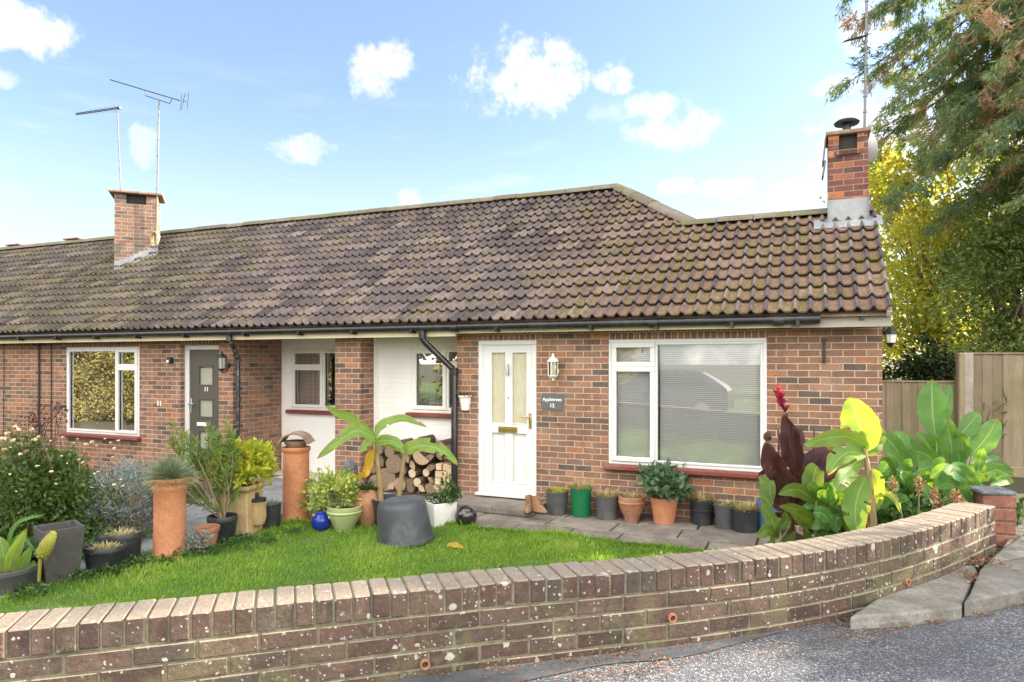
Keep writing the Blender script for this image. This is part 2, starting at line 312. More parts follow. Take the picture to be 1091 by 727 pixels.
M['l_lime'] = m_leaf('yellow_green_leaf', [(0, (.22, .30, .03)), (.5, (.40, .44, .045)), (.8, (.54, .53, .07)), (1, (.20, .28, .03))], .4)
M['l_varieg'] = m_leaf('variegated_leaf', [(0, (.13, .23, .04)), (.4, (.22, .34, .06)), (.65, (.48, .54, .13)), (1, (.62, .62, .24))], .3)
M['l_green'] = m_leaf('mid_green_leaf', [(0, (.03, .08, .02)), (.5, (.06, .13, .035)), (1, (.13, .21, .07))], .3)
M['l_hydr'] = m_leaf('blue_green_leaf', [(0, (.07, .14, .08)), (.6, (.13, .22, .13)), (.93, (.20, .29, .18)), (1, (.5, .30, .14))], .3)
M['l_pale'] = m_leaf('pale_dry_leaf', [(0, (.22, .24, .07)), (.5, (.42, .38, .18)), (1, (.56, .44, .28))], .25)
M['l_agave'] = m_leaf('yellow_green_strap_leaf', [(0, (.20, .27, .03)), (1, (.38, .42, .06))], .3)
M['l_dry'] = m_leaf('dry_fallen_leaf', [(0, (.12, .06, .035)), (.5, (.22, .11, .06)), (.9, (.32, .18, .10)), (1, (.5, .42, .3))], .1, .9)
M['l_conifer'] = m_leaf('conifer_spray', [(0, (.10, .16, .09)), (.35, (.17, .25, .12)), (.62, (.27, .33, .16)), (.74, (.36, .36, .18)), (.8, (.34, .22, .16)), (.92, (.42, .26, .19)), (1, (.50, .38, .28))], .42, .7)
M['l_yellow'] = m_leaf('autumn_yellow_leaf', [(0, (.18, .27, .07)), (.35, (.34, .40, .10)), (.7, (.54, .53, .13)), (1, (.68, .60, .17))], .62)
M['l_dark'] = m_leaf('dark_evergreen_leaf', [(0, (.015, .03, .012)), (.6, (.035, .06, .02)), (1, (.09, .12, .03))], .2)
M['l_oppo'] = m_leaf('autumn_green_leaf', [(0, (.10, .12, .04)), (.5, (.26, .24, .09)), (.8, (.40, .35, .14)), (1, (.50, .46, .24))], .4)
M['petal'] = m_leaf('cream_petal', [(0, (.78, .66, .52)), (1, (.88, .82, .72))], .3)
M['petalred'] = m_leaf('red_petal', [(0, (.15, .012, .045)), (.7, (.32, .02, .07)), (1, (.52, .05, .06))], .3)
M['banana'] = m_bigleaf('banana_leaf', (.12, .235, .05), (.34, .42, .16), (.22, .33, .085), trans=.38, dry=.35)
M['bananadry'] = m_bigleaf('dying_banana_leaf', (.42, .30, .04), (.45, .36, .12), (.50, .40, .06), trans=.3, dry=.9)
M['cannadark'] = m_bigleaf('purple_leaf', (.05, .018, .02), (.10, .03, .03), (.085, .036, .03), trans=.16)
M['cannagreen'] = m_bigleaf('striped_leaf', (.09, .20, .035), (.28, .36, .10), (.15, .27, .05), stripe=(.12, .13, .045), trans=.35)
M['ginger'] = m_bigleaf('broad_green_leaf', (.075, .19, .05), (.28, .38, .18), (.13, .26, .06), trans=.35)
M['stemgreen'] = m_plain('green_stem', (.16, .24, .05), .5, .15, 9, .1)
M['stempurple'] = m_plain('purple_stem', (.08, .02, .03), .5, .15, 9, .1)
M['stembanana'] = m_wood('banana_stem', (.20, .11, .05), (.42, .34, .16), (4, 4, .3), .7)
M['chaff'] = m_plain('yellow_flower_cone', (.26, .26, .035), .7, .3, 40, .5)
# ------------------------------------------------------------------ mesh building
ORIGIN = {}
def thing(name, label, cat, loc=(0, 0, 0), group=None):
    o = bpy.data.objects.new(name, None); COL.objects.link(o); o.location = loc; o.empty_display_size = .1
    o['label'] = label; o['category'] = cat
    if group: o['group'] = group
    ORIGIN[o] = Vector(loc); return o
def tag(o, label=None, cat=None, group=None, kind=None):
    for k, v in (('label', label), ('category', cat), ('group', group), ('kind', kind)):
        if v: o[k] = v
    return o
def org(parent):
    return ORIGIN.get(parent, Vector((0, 0, 0))) if parent else Vector((0, 0, 0))

class MB:
    def __init__(s): s.V = []; s.F = []; s.R = []; s.I = []; s.S = []; s.UV = {}; s.count = 0
    def add(s, vs, fs, rnd=None, mi=0, smooth=False, uvs=None):
        b = len(s.V); s.V += [tuple(v) for v in vs]
        if rnd is None: rnd = R.random()
        for k, f in enumerate(fs):
            if uvs: s.UV[len(s.F)] = uvs[k]
            s.F.append(tuple(b+i for i in f)); s.R.append(rnd); s.I.append(mi); s.S.append(smooth)
        return s
    def box(s, c, d, rz=0.0, bev=0.0, rnd=None, mi=0, mat=None):
        hx, hy, hz = d[0]/2, d[1]/2, d[2]/2
        def tf(p):
            if mat is not None: return mat @ Vector(p)
            x, y, z = p; ca, sa = math.cos(rz), math.sin(rz)
            return (c[0]+x*ca-y*sa, c[1]+x*sa+y*ca, c[2]+z)
        if bev <= 0:
            vs = [tf((sx*hx, sy*hy, sz*hz)) for sz in (-1, 1) for sy in (-1, 1) for sx in (-1, 1)]
            return s.add(vs, [(0, 2, 3, 1), (4, 5, 7, 6), (0, 1, 5, 4), (2, 6, 7, 3), (0, 4, 6, 2), (1, 3, 7, 5)], rnd, mi)
        b = min(bev, hx*.9, hy*.9, hz*.9); vs = []; idx = {}
        for sx in (-1, 1):
            for sy in (-1, 1):
                for sz in (-1, 1):
                    for a in range(3):
                        p = [sx*(hx-b), sy*(hy-b), sz*(hz-b)]; p[a] = (sx*hx, sy*hy, sz*hz)[a]
                        idx[(sx, sy, sz, a)] = len(vs); vs.append(tf(p))
        F = []
        def q(l, nrm):
            p = [Vector(vs[i]) for i in l]; c0 = Vector(tf((0, 0, 0)))
            n = (p[1]-p[0]).cross(p[2]-p[0]); cen = sum(p, Vector())/len(p)
            F.append(tuple(l) if n.dot(cen-c0) > 0 else tuple(reversed(l)))
        for a in range(3):
            o1, o2 = [(1, 2), (0, 2), (0, 1)][a]
            for sg in (-1, 1):
                l = []
                for (u, v) in ((-1, -1), (1, -1), (1, 1), (-1, 1)):
                    k = [0, 0, 0]; k[a] = sg; k[o1] = u; k[o2] = v; l.append(idx[(*k, a)])
                q(l, None)
            for u in (-1, 1):
                for v in (-1, 1):
                    k1 = [0, 0, 0]; k2 = [0, 0, 0]; k1[o1] = k2[o1] = u; k1[o2] = k2[o2] = v; k1[a] = -1; k2[a] = 1
                    q([idx[(*k1, o1)], idx[(*k2, o1)], idx[(*k2, o2)], idx[(*k1, o2)]], None)
        for sx in (-1, 1):
            for sy in (-1, 1):
                for sz in (-1, 1): q([idx[(sx, sy, sz, a)] for a in range(3)], None)
        return s.add(vs, F, rnd, mi)
    def lathe(s, c, prof, seg=28, rnd=None, mi=0, smooth=True, sx=1.0, sy=1.0, rz=0.0, mat=None, wob=0.0):
        vs = []; fs = []; n = len(prof)
        for i, (r, z) in enumerate(prof):
            for k in range(seg):
                a = 2*PI*k/seg+rz; w = 1+wob*math.sin(3*a+z*9)
                p = Vector((r*w*math.cos(a)*sx, r*w*math.sin(a)*sy, z))
                vs.append(mat @ p if mat is not None else (c[0]+p.x, c[1]+p.y, c[2]+p.z))
        for i in range(n-1):
            for k in range(seg):
                k2 = (k+1) % seg; fs.append((i*seg+k, i*seg+k2, (i+1)*seg+k2, (i+1)*seg+k))
        if prof[0][0] > 1e-4: fs.append(tuple(reversed(range(seg))))
        if prof[-1][0] > 1e-4: fs.append(tuple((n-1)*seg+k for k in range(seg)))
        return s.add(vs, fs, rnd, mi, smooth)
    def tube(s, pts, r, seg=8, rnd=None, mi=0, smooth=True, cap=True):
        pts = [Vector(p) for p in pts]; n = len(pts); vs = []; fs = []
        rr = r if isinstance(r, (list, tuple)) else [r]*n
        if len(rr) == 2 and n > 2: rr = [rr[0]+(rr[1]-rr[0])*i/(n-1) for i in range(n)]
        up = Vector((0, 0, 1)); prev = None
        for i, p in enumerate(pts):
            t = (pts[min(i+1, n-1)]-pts[max(i-1, 0)])
            t = t.normalized() if t.length > 1e-9 else Vector((0, 0, 1))
            if prev is None: a = t.cross(up if abs(t.z) < .95 else Vector((1, 0, 0))).normalized()
            else: a = (prev-t*prev.dot(t)).normalized()
            prev = a; b = t.cross(a)
            for k in range(seg):
                an = 2*PI*k/seg; vs.append(p+(a*math.cos(an)+b*math.sin(an))*rr[i])
        for i in range(n-1):
            for k in range(seg):
                k2 = (k+1) % seg; fs.append((i*seg+k, i*seg+k2, (i+1)*seg+k2, (i+1)*seg+k))
        if cap: fs.append(tuple(reversed(range(seg)))); fs.append(tuple((n-1)*seg+k for k in range(seg)))
        return s.add(vs, fs, rnd, mi, smooth)
    def prism(s, poly, z0, z1, rnd=None, mi=0):          # poly: ccw list of xy
        n = len(poly); vs = [(x, y, z0) for x, y in poly]+[(x, y, z1) for x, y in poly]
        fs = [tuple(reversed(range(n))), tuple(range(n, 2*n))]+[(i, (i+1) % n, n+(i+1) % n, n+i) for i in range(n)]
        return s.add(vs, fs, rnd, mi)
    def build(s, name, mats, parent=None, bevel=0.0, uv=True):
        o0 = org(parent); me = bpy.data.meshes.new(name)
        me.from_pydata([(v[0]-o0.x, v[1]-o0.y, v[2]-o0.z) for v in s.V], [], s.F); me.update()
        if not isinstance(mats, (list, tuple)): mats = [mats]
        for m in mats: me.materials.append(M[m])
        me.polygons.foreach_set('material_index', s.I); me.polygons.foreach_set('use_smooth', s.S)
        at = me.attributes.new('rnd', 'FLOAT', 'FACE'); at.data.foreach_set('value', s.R)
        if uv:
            ul = me.uv_layers.new(name='UVMap').data
            for pi, p in enumerate(me.polygons):
                n = p.normal; ax = max(range(3), key=lambda k: abs(n[k])); pre = s.UV.get(pi)
                for q, li in enumerate(p.loop_indices):
                    if pre: ul[li].uv = pre[q]; continue
                    v = s.V[me.loops[li].vertex_index]
                    ul[li].uv = (v[0], v[2]) if ax == 1 else ((v[1], v[2]) if ax == 0 else (v[0], v[1]))
        if any(s.S): me.set_sharp_from_angle(angle=math.radians(38))
        ob = bpy.data.objects.new(name, me); COL.objects.link(ob); ob.parent = parent
        if parent: ORIGIN[ob] = o0
        if bevel:
            md = ob.modifiers.new('edge', 'BEVEL'); md.width = bevel; md.segments = 2; md.limit_method = 'ANGLE'; md.angle_limit = math.radians(40)
        return ob

class LB:                                                  # batch of quads held as arrays (leaves, blades)
    def __init__(s): s.V = []; s.R = []; s.UVA = []
    def quads(s, V, rnd):                                  # V (n,4,3)
        s.V.append(np.asarray(V, dtype=np.float32).reshape(-1, 4, 3)); s.R.append(np.asarray(rnd, dtype=np.float32).reshape(-1))
    def leaves(s, P, D, N, L, W, rnd, fold=.25):
        P = np.asarray(P, float); D = np.asarray(D, float); N = np.asarray(N, float); n = len(P)
        D = D/np.maximum(1e-6, np.linalg.norm(D, axis=1, keepdims=True))
        S = np.cross(D, N); S /= np.maximum(1e-6, np.linalg.norm(S, axis=1, keepdims=True)); U = np.cross(S, D)
        L = np.broadcast_to(np.asarray(L, float).reshape(-1, 1), (n, 1)); W = np.broadcast_to(np.asarray(W, float).reshape(-1, 1), (n, 1))
        mid = P+D*L*.42; V = np.stack([P, mid+S*W*.5+U*W*fold, P+D*L, mid-S*W*.5+U*W*fold], 1)
        s.quads(V, np.broadcast_to(rnd, (n,)))
    def build(s, name, mat, parent=None):
        o0 = org(parent); V = np.concatenate(s.V)-np.array(o0, dtype=np.float32); n = len(V)
        me = bpy.data.meshes.new(name); me.vertices.add(n*4); me.vertices.foreach_set('co', V.reshape(-1).astype(np.float32))
        me.loops.add(n*4); me.loops.foreach_set('vertex_index', np.arange(n*4, dtype=np.int32))
        me.polygons.add(n); me.polygons.foreach_set('loop_start', np.arange(0, n*4, 4, dtype=np.int32))
        me.polygons.foreach_set('loop_total', np.full(n, 4, dtype=np.int32)); me.update(calc_edges=True)
        me.materials.append(M[mat]); at = me.attributes.new('rnd', 'FLOAT', 'FACE'); at.data.foreach_set('value', np.concatenate(s.R))
        ob = bpy.data.objects.new(name, me); COL.objects.link(ob); ob.parent = parent
        if parent: ORIGIN[ob] = o0
        return ob

def unit(n): v = NR.normal(size=(n, 3)); return v/np.linalg.norm(v, axis=1, keepdims=True)
def bush(lb, c, rad, n, L, W, up=.3, clumps=40, spread=.28, shell=.55, lo=-1.0, rr=(0, 1), flat=.4):
    """leaves in clumps spread through an uneven ellipsoid; returns the clump centres"""
    c = np.array(c, float); rad = np.array(rad, float)
    d = unit(clumps*3); d = d[d[:, 2] > lo][:clumps]; k = len(d)
    q = d*(shell+(1-shell)*NR.random((k, 1)))*(.82+.3*NR.random((k, 1)))
    cc = c+q*rad; per = max(1, n//k); cl = np.repeat(np.arange(k), per); m = len(cl)
    P = cc[cl]+NR.normal(size=(m, 3))*rad*spread*.6
    D = (P-c)/rad*.6+NR.normal(size=(m, 3))*.6+np.array([0, 0, up]); Nn = NR.normal(size=(m, 3))*(1-flat)+np.array([0, -.3, 1])*flat*2
    cr = NR.random(k)[cl]*.5+NR.random(m)*.5
    lb.leaves(P, D, Nn, L*(.6+.7*NR.random(m)), W*(.6+.7*NR.random(m)), rr[0]+(rr[1]-rr[0])*cr)
    return cc

def catmull(pts, n):
    P = [Vector(p) for p in pts]; P = [P[0]*2-P[1]]+P+[P[-1]*2-P[-2]]; out = []; m = len(P)-3
    for i in range(n+1):
        t = i/n*m; k = min(int(t), m-1); t -= k; a, b, c, d = P[k:k+4]
        out.append(.5*((2*b)+(c-a)*t+(2*a-5*b+4*c-d)*t*t+(3*b-a-3*c+d)*t**3))
    return out

def big_leaf(name, mat, parent, pts, w, tilt=0.0, fold=.18, wave=.06, peak=.45, tear=0, face=None, rib=.006):
    """one broad leaf as its own mesh: midrib points pts, full width w, tilt turns it about the midrib"""
    n, mrow = 18, 8; C = catmull(pts, n); vs = []; vat = []; uat = []
    face = Vector(face) if face else (CAM-C[n//2]).normalized()
    ph = R.random()*6
    for i, p in enumerate(C):
        t = i/n; T = (C[min(i+1, n)]-C[max(i-1, 0)]).normalized()
        S = T.cross(face); S = S.normalized() if S.length > 1e-4 else Vector((1, 0, 0))
        N = S.cross(T).normalized(); ca, sa = math.cos(tilt), math.sin(tilt)
        S2 = S*ca+N*sa; N2 = N*ca-S*sa
        e = math.log(.5)/math.log(peak); sh = max(0.0, math.sin(PI*min(1, max(0, t))**e))**.62
        ww = w*.5*sh
        for j in range(mrow+1):
            s = j/mrow*2-1; k = ww*(1+.03*math.sin(t*31+ph+s*3))
            h = fold*abs(s)*ww-.35*fold*ww*s*s+wave*w*math.sin(t*15+ph+(2 if s > 0 else 0))*abs(s)**2
            vs.append(p+S2*k*s+N2*h); vat.append(abs(s)); uat.append(t)
    fs = []; gaps = set()
    for _ in range(tear): gaps.add((R.randrange(4, n-2), R.choice((0, mrow))))
    for i in range(n):
        for j in range(mrow):
            if any(g[0] == i and (abs(j-(g[1] if g[1] == 0 else mrow-1)) <= 1) for g in gaps): continue
            a = i*(mrow+1)+j; fs.append((a, a+1, a+mrow+2, a+mrow+1))
    o0 = org(parent); me = bpy.data.meshes.new(name); me.from_pydata([tuple(v-o0) for v in vs], [], fs); me.update()
    for nm, arr in (('v', vat), ('u', uat)):
        at = me.attributes.new(nm, 'FLOAT', 'POINT'); at.data.foreach_set('value', arr)
    at = me.attributes.new('rnd', 'FLOAT', 'FACE'); rv = R.random(); at.data.foreach_set('value', [rv]*len(fs))
    me.polygons.foreach_set('use_smooth', [True]*len(fs)); me.materials.append(M[mat])
    ob = bpy.data.objects.new(name, me); COL.objects.link(ob); ob.parent = parent
    if parent: ORIGIN[ob] = o0
    return ob

def text(body, size, loc, parent, mat='letter', rot=(PI/2, 0, 0), ext=.002, name='lettering', bold=0.0):
    cu = bpy.data.curves.new(name, 'FONT'); cu.body = body; cu.size = size; cu.extrude = ext; cu.align_x = 'CENTER'; cu.align_y = 'CENTER'; cu.offset = bold
    tmp = bpy.data.objects.new('tmp', cu); COL.objects.link(tmp); bpy.context.view_layer.update()
    me = bpy.data.meshes.new_from_object(tmp.evaluated_get(bpy.context.evaluated_depsgraph_get())); bpy.data.objects.remove(tmp); bpy.data.curves.remove(cu)
    me.materials.clear(); me.materials.append(M[mat]); o = bpy.data.objects.new(name, me); COL.objects.link(o); o.parent = parent
    o.location = Vector(loc)-org(parent); o.rotation_euler = rot; return o
def struct(mb, name, mat, **kw): return tag(mb.build(name, mat, **kw), kind='structure')
# ------------------------------------------------------------------ ground, garden wall line
WPX = [(0, 673), (51, 668.7), (99, 665), (124, 662), (220, 651), (303, 642.8), (361, 637.6), (419, 632), (475, 626), (520, 621.5), (576, 617.5), (608, 614.5),
       (640, 612), (700, 607), (754, 603), (807, 598), (869, 589.5), (898, 585.5), (955, 577.7), (999, 567.6), (1028, 554.6), (1061, 538.7)]
WTOP = .93; ROADZ = .56
wp = [at_z(px, py, WTOP).xy for px, py in WPX]
t0 = (wp[3]-wp[0]).normalized(); wp = [wp[0]-t0*d for d in (4.2, 2.8, 1.4)]+wp
for _ in range(6): wp = [wp[0]]+[(wp[i-1]+wp[i]*2+wp[i+1])/4 for i in range(1, len(wp)-1)]+[wp[-1]]
WL = catmull([(p.x, p.y, 0) for p in wp], 400)
WX = np.array([p.x for p in WL]); WY = np.array([p.y for p in WL])
def ywall(x): return np.interp(x, WX, WY, left=WY[0]+(0), right=WY[-1])
WEND = Vector((WX[-1], WY[-1], 0))
def hgt(x, y):
    x = np.asarray(x, float); y = np.asarray(y, float)
    d = y-ywall(x)                                          # >0 on the garden side
    inside = (.34*(1-ss(.25, 1.3, d)))*ss(-7, -5, x)
    right = .56*ss(.45, 1.25, x)
    h = np.maximum(inside, right)
    h = np.maximum(h, .40*ss(-1.2, .8, x)*(1-ss(.4, 2.0, d)))
    outer = np.where((d < .11) | (x > 1.5), .50, h)
    outer = np.where(y < -8.8, np.interp(y, [-15.5, -9.2], [-.1, .42]), outer)
    far = ss(6.0, 9.0, y)
    return outer*(1-far)+.5*far
xs = np.concatenate([[-400, -200, -90, -45], np.arange(-22, 8.01, .2), [14, 25, 45, 90, 200, 400]])
ys = np.concatenate([[-400, -200, -90, -45, -25], np.arange(-14, 10.01, .2), [14, 25, 45, 90, 200, 400]])
gx, gy = np.meshgrid(xs, ys); gz = hgt(gx, gy); nx, ny = len(xs), len(ys)
mb = MB(); mb.add(list(zip(gx.ravel(), gy.ravel(), gz.ravel())), [(j*nx+i, j*nx+i+1, (j+1)*nx+i+1, (j+1)*nx+i) for j in range(ny-1) for i in range(nx-1)], .5, 0, True)
struct(mb, 'ground', 'earth')
# lawn sheet and grass
def yback(x): return np.where(x > -4.6, -1.27, -1.27-(np.clip(-4.6-x, 0, 2)*.75))
lx = np.arange(-5.86, .31, .09); T = np.linspace(0, 1, 46); mb = MB(); vs = []
for x in lx:
    a, b = float(yback(x)), float(ywall(x))+.235
    for t in T:
        y = a+(b-a)*t; vs.append((x, y, float(hgt(x, y))+.012))
nt = len(T); mb.add(vs, [(i*nt+j, i*nt+j+1, (i+1)*nt+j+1, (i+1)*nt+j) for i in range(len(lx)-1) for j in range(nt-1)], .5, 0, True)
struct(mb, 'lawn', 'turf')
def blades(n, xr, yfun, Lr=(.022, .05), W=.0052, rr=(0, 1), seed=None):
    x = NR.uniform(*xr, n); a, b = yfun(x); y = a+(b-a)*NR.random(n)
    z = hgt(x, y)+.008; az = NR.uniform(0, 2*PI, n); lean = NR.normal(0, .42, n)
    fx = np.sin(x*2.3+1)*np.sin(y*2.9)+np.sin(x*5.1+y*3.7)*.6+np.sin(x*11-y*8)*.35
    L = NR.uniform(*Lr, n)*(1+.30*fx)*np.where(NR.random(n) < .06, 1.6, 1)
    P = np.stack([x, y, z], 1); D = np.stack([np.cos(az)*lean, np.sin(az)*lean, np.ones(n)], 1)
    D /= np.linalg.norm(D, axis=1, keepdims=True); S = np.stack([-np.sin(az+NR.normal(0, .6, n)), np.cos(az), np.zeros(n)], 1)
    D2 = D+np.stack([np.cos(az), np.sin(az), -.5*np.ones(n)], 1)*NR.uniform(.1, .7, (n, 1))
    w = W*(.6+.8*NR.random((n, 1))); Lc = L[:, None]; mid = P+D*Lc*.6; tip = mid+D2*Lc*.45
    r = np.clip(.45+.21*fx+NR.normal(0, .2, n), 0, .96); r = np.where(NR.random(n) < .06, .98, r)
    return np.stack([P-S*w*.5, P+S*w*.5, mid+S*w*.45, tip], 1), rr[0]+(rr[1]-rr[0])*r
gb = LB()
V, r = blades(190000, (-5.95, .25), lambda x: (yback(x)+.03, ywall(x)+.24)); gb.quads(V, r)
V, r = blades(9000, (-5.95, -.3), lambda x: (yback(x)-.06+.10*NR.random(len(x)), yback(x)-.02), (.025, .07)); gb.quads(V, r)
gob = gb.build('grass', 'grass'); tag(gob, 'bright green lawn grass between the paving and the garden wall', 'grass', kind='stuff')

# paving: slabs with open joints
def slabs(name, mat, x0, x1, y0, y1, w, d, z=.028, jit=.006, keep=None, gap=.02):
    mb = MB(); y = y1; row = 0
    while y > y0+.05:
        dd = min(d*R.uniform(.92, 1.08), y-y0); x = x0-R.random()*w
        while x < x1:
            ww = w*R.uniform(.75, 1.25); a, b = max(x, x0), min(x+ww, x1)
            if b-a > .06 and (keep is None or keep((a+b)/2, y-dd/2)):
                mb.box(((a+b)/2, y-dd/2, z/2-.02+R.uniform(-1, 1)*.004), (b-a-gap, dd-gap, z+.04), rz=R.uniform(-1, 1)*.006, bev=.007)
            x += ww
        y -= dd; row += 1
    return struct(mb, name, mat)
slabs('path', 'slab', -5.9, .55, -1.24, -.004, .74, .42)
slabs('porch_floor', 'greyslab', -8.33, -4.37, .004, 1.09, .6, .45)
slabs('side_path', 'greyslab', -7.55, -5.92, -6.4, -.004, .62, .5, z=.022)

# road, tar strip, pavement
mb = MB(); rx = np.concatenate([np.linspace(WX[0], WX[-1], 60)])
top = [(float(x), float(ywall(x))+.06) for x in rx]
EDGE = [at_z(px, py, ROADZ).xy for px, py in ((1062, 640), (1091, 634), (1200, 615))]
poly = top[:-6]+[(p.x, p.y+.25) for p in EDGE]+[(40, EDGE[-1].y+6), (60, -11.8), (-60, -11.8), (-60, top[0][1]), ]
def strip(mb, up, lo, z):
    n = len(up); mb.add([(x, y, z) for x, y in up]+[(x, y, z) for x, y in lo], [(n+i, n+i+1, i+1, i) for i in range(n-1)], .5)
upx = [(-60, top[0][1])]+[top[0]]+top[:-6]+[(p.x, p.y+.25) for p in EDGE]+[(30, EDGE[-1].y+5)]
strip(mb, upx, [(x, -9.4) for x, y in upx], ROADZ); nn = len(upx); mb.add([(x, -9.4, ROADZ) for x, y in upx]+[(x, -15.0, .04) for x, y in upx], [(nn+i, nn+i+1, i+1, i) for i in range(nn-1)], .5); struct(mb, 'road', 'asphalt')
mb = MB(); sx_ = [float(x) for x in np.linspace(WX[0], WX[-1], 90)[:-16]]
def wn(x):
    e = .02; return Vector((float(ywall(x+e)-ywall(x-e)), -2*e)).normalized()
ins = [(x, float(ywall(x))+.05) for x in sx_]
outs = []
for k, x in enumerate(sx_):
    w = (.17+.05*math.sin(x*2.1)+.02*math.sin(x*9))*(1 if k < len(sx_)-8 else (len(sx_)-k)/8); v = wn(x); outs.append((x+v.x*w, float(ywall(x))+v.y*w))
strip(mb, ins, outs, ROADZ+.005); struct(mb, 'gutter_strip', 'tar')
def pslab(mb, px, z, th=.09): mb.prism([tuple(at_z(a, b, z).xy) for a, b in px], z-th, z, R.random())
mb = MB()
pslab(mb, [(905, 657), (960, 654), (1024, 646), (1029, 634), (1041, 607), (1036, 601), (1015, 605), (975, 618), (930, 640)], .625)
pslab(mb, [(1027, 641), (1091, 628), (1200, 606), (1200, 588), (1091, 594), (1060, 601), (1044, 606), (1033, 632)], .645)
pslab(mb, [(1046, 604), (1091, 591), (1200, 585), (1200, 562), (1091, 569), (1063, 588)], .64)
pslab(mb, [(1066, 586), (1091, 567), (1200, 560), (1200, 535), (1100, 541), (1083, 560)], .635)
struct(mb, 'pavement', 'concrete', bevel=.012)
mb = MB(); mb.add([(-60, -15.0, .03), (60, -15.0, .03), (60, -15.0, .15), (-60, -15.0, .15), (-60, -15.12, .15), (60, -15.12, .15)], [(0, 1, 2, 3), (3, 2, 5, 4)], .5)
struct(mb, 'kerb', 'concrete')
mb = MB(); mb.add([(-60, -40, .14), (60, -40, .14), (60, -15.12, .14), (-60, -15.12, .14)], [(0, 1, 2, 3)], .5); struct(mb, 'verge', 'verge')
mb = MB(); mb.add([(-60, -17.2, .146), (60, -17.2, .146), (60, -15.13, .146), (-60, -15.13, .146)], [(0, 1, 2, 3)], .5); struct(mb, 'far_pavement', 'concrete')
# dry leaves in the gutter and on the pavement
lb = LB(); n = 1700; x = NR.uniform(-1.6, 1.0, n); off = np.abs(NR.normal(0, .055, n))
k = NR.random(n) < .42; off = np.where(k, off+.015, .20+NR.normal(0, .035, n)+.03*np.sin(x*4))
sel = NR.random(n) < (.35+.65*(np.sin(x*5.3)+np.sin(x*13)*.6 > -.1))
x, off = x[sel], off[sel]; nv = np.array([tuple(wn(float(a))) for a in x]); m = len(x)
P = np.stack([x+nv[:, 0]*off, ywall(x)+nv[:, 1]*off, ROADZ+.010+NR.random(m)*.012], 1)
lb.leaves(P, NR.normal(size=(m, 3))*[1, 1, .15], NR.normal(size=(m, 3))*.25+[0, 0, 1], NR.uniform(.008, .024, m), NR.uniform(.005, .014, m), NR.random(m)*.92)
def litter(cx, cy, z, rx_, ry_, n):
    P = np.stack([NR.normal(cx, rx_, n), NR.normal(cy, ry_, n), z+NR.random(n)*.012], 1)
    lb.leaves(P, NR.normal(size=(n, 3))*[1, 1, .15], NR.normal(size=(n, 3))*.25+[0, 0, 1], NR.uniform(.01, .035, n), NR.uniform(.006, .02, n), NR.random(n))
p = at_z(1050, 600, .64); litter(p.x, p.y, .65, .06, .07, 130)
for a, b in ((905, 661), (960, 659), (1010, 652), (1060, 644)): p = at_z(a, b, ROADZ); litter(p.x, p.y, ROADZ+.008, .10, .025, 110)
p = at_z(1035, 615, .63); litter(p.x, p.y, .632, .03, .09, 90)
litter(-3.0, -3.4, .03, 1.3, .9, 46); litter(-4.8, -1.35, .03, .7, .06, 60); litter(-2, -1.2, .035, 1.2, .12, 60); litter(-6.4, -2.6, .03, .35, .8, 120)
tag(lb.build('leaf_litter', 'l_dry'), 'brown dry leaves and grit along the wall foot and pavement', 'leaves', kind='stuff')

# ------------------------------------------------------------------ curved garden wall of real bricks
gw = thing('garden_wall', 'low curved brick garden wall with brick-on-edge coping and white lichen', 'garden wall', (-1.2, -5.55, 0))
S = [0.0]
for a, b in zip(WL[:-1], WL[1:]): S.append(S[-1]+(b-a).length)
S = np.array(S); TOT = S[-1]
def wpos(s):
    x, y = np.interp(s, S, WX), np.interp(s, S, WY); e = .08
    x2, y2, x1, y1 = np.interp(s+e, S, WX), np.interp(s+e, S, WY), np.interp(s-e, S, WX), np.interp(s-e, S, WY)
    t = Vector((x2-x1, y2-y1, 0)).normalized(); return Vector((x, y, 0)), t, Vector((t.y, -t.x, 0))   # point, tangent, outward normal
def brick_at(mb, s, off, z, L, D, H, jit=1.0, bev=.0045):
    p, t, nrm = wpos(s)
    mt = Matrix.Translation(p+nrm*(off+R.uniform(-1, 1)*.0025*jit)+Vector((0, 0, z+R.uniform(-1, 1)*.0015*jit))) @ Matrix.Rotation(math.atan2(t.y, t.x)+R.uniform(-1, 1)*.012*jit, 4, 'Z') @ Matrix.Rotation(R.uniform(-1, 1)*.008*jit, 4, 'X')
    mb.box((0, 0, 0), (L, D, H), bev=bev, mat=mt)
cop = MB(); s = TOT-.035
while s > .05:
    w = .0705*R.uniform(.955, 1.025); brick_at(cop, s, -.1075, WTOP-.051+R.uniform(-1, 1)*.002, w, .215, .102, 1.3, .0055); s -= .0765
cop.build('coping', 'wallbrick', gw)
crs = MB(); zc = WTOP-.102-.010
for c in range(7):
    z = zc-.0325-c*.075; s = TOT-.108-(0 if c % 2 == 0 else .1125)
    if c % 2: brick_at(crs, TOT-.0515, -.051, z, .103, .102, .065)
    while s > .12:
        brick_at(crs, s, -.051, z, .2175*R.uniform(.985, 1.01), .102, .0675); s -= .225
    brick_at(crs, TOT-.051, -.163, z, .102, .104, .065)
crs.build('brick_courses', 'wallbrick', gw)
mor = MB()
def ribbon(mb, o0, o1, z0, z1):
    n = 160; pv = []
    for i in range(n+1):
        p, t, nr = wpos(TOT*i/n-(.006 if i == n else 0)); a, b = p+nr*o0, p+nr*o1
        pv += [(a.x, a.y, z0), (b.x, b.y, z0), (b.x, b.y, z1), (a.x, a.y, z1)]
    f = []
    for i in range(n):
        k = i*4; f += [(k+q, k+4+q, k+4+(q+1) % 4, k+(q+1) % 4) for q in range(4)]
    f += [(3, 2, 1, 0), (n*4, n*4+1, n*4+2, n*4+3)]
    mb.add(pv, f, .5)
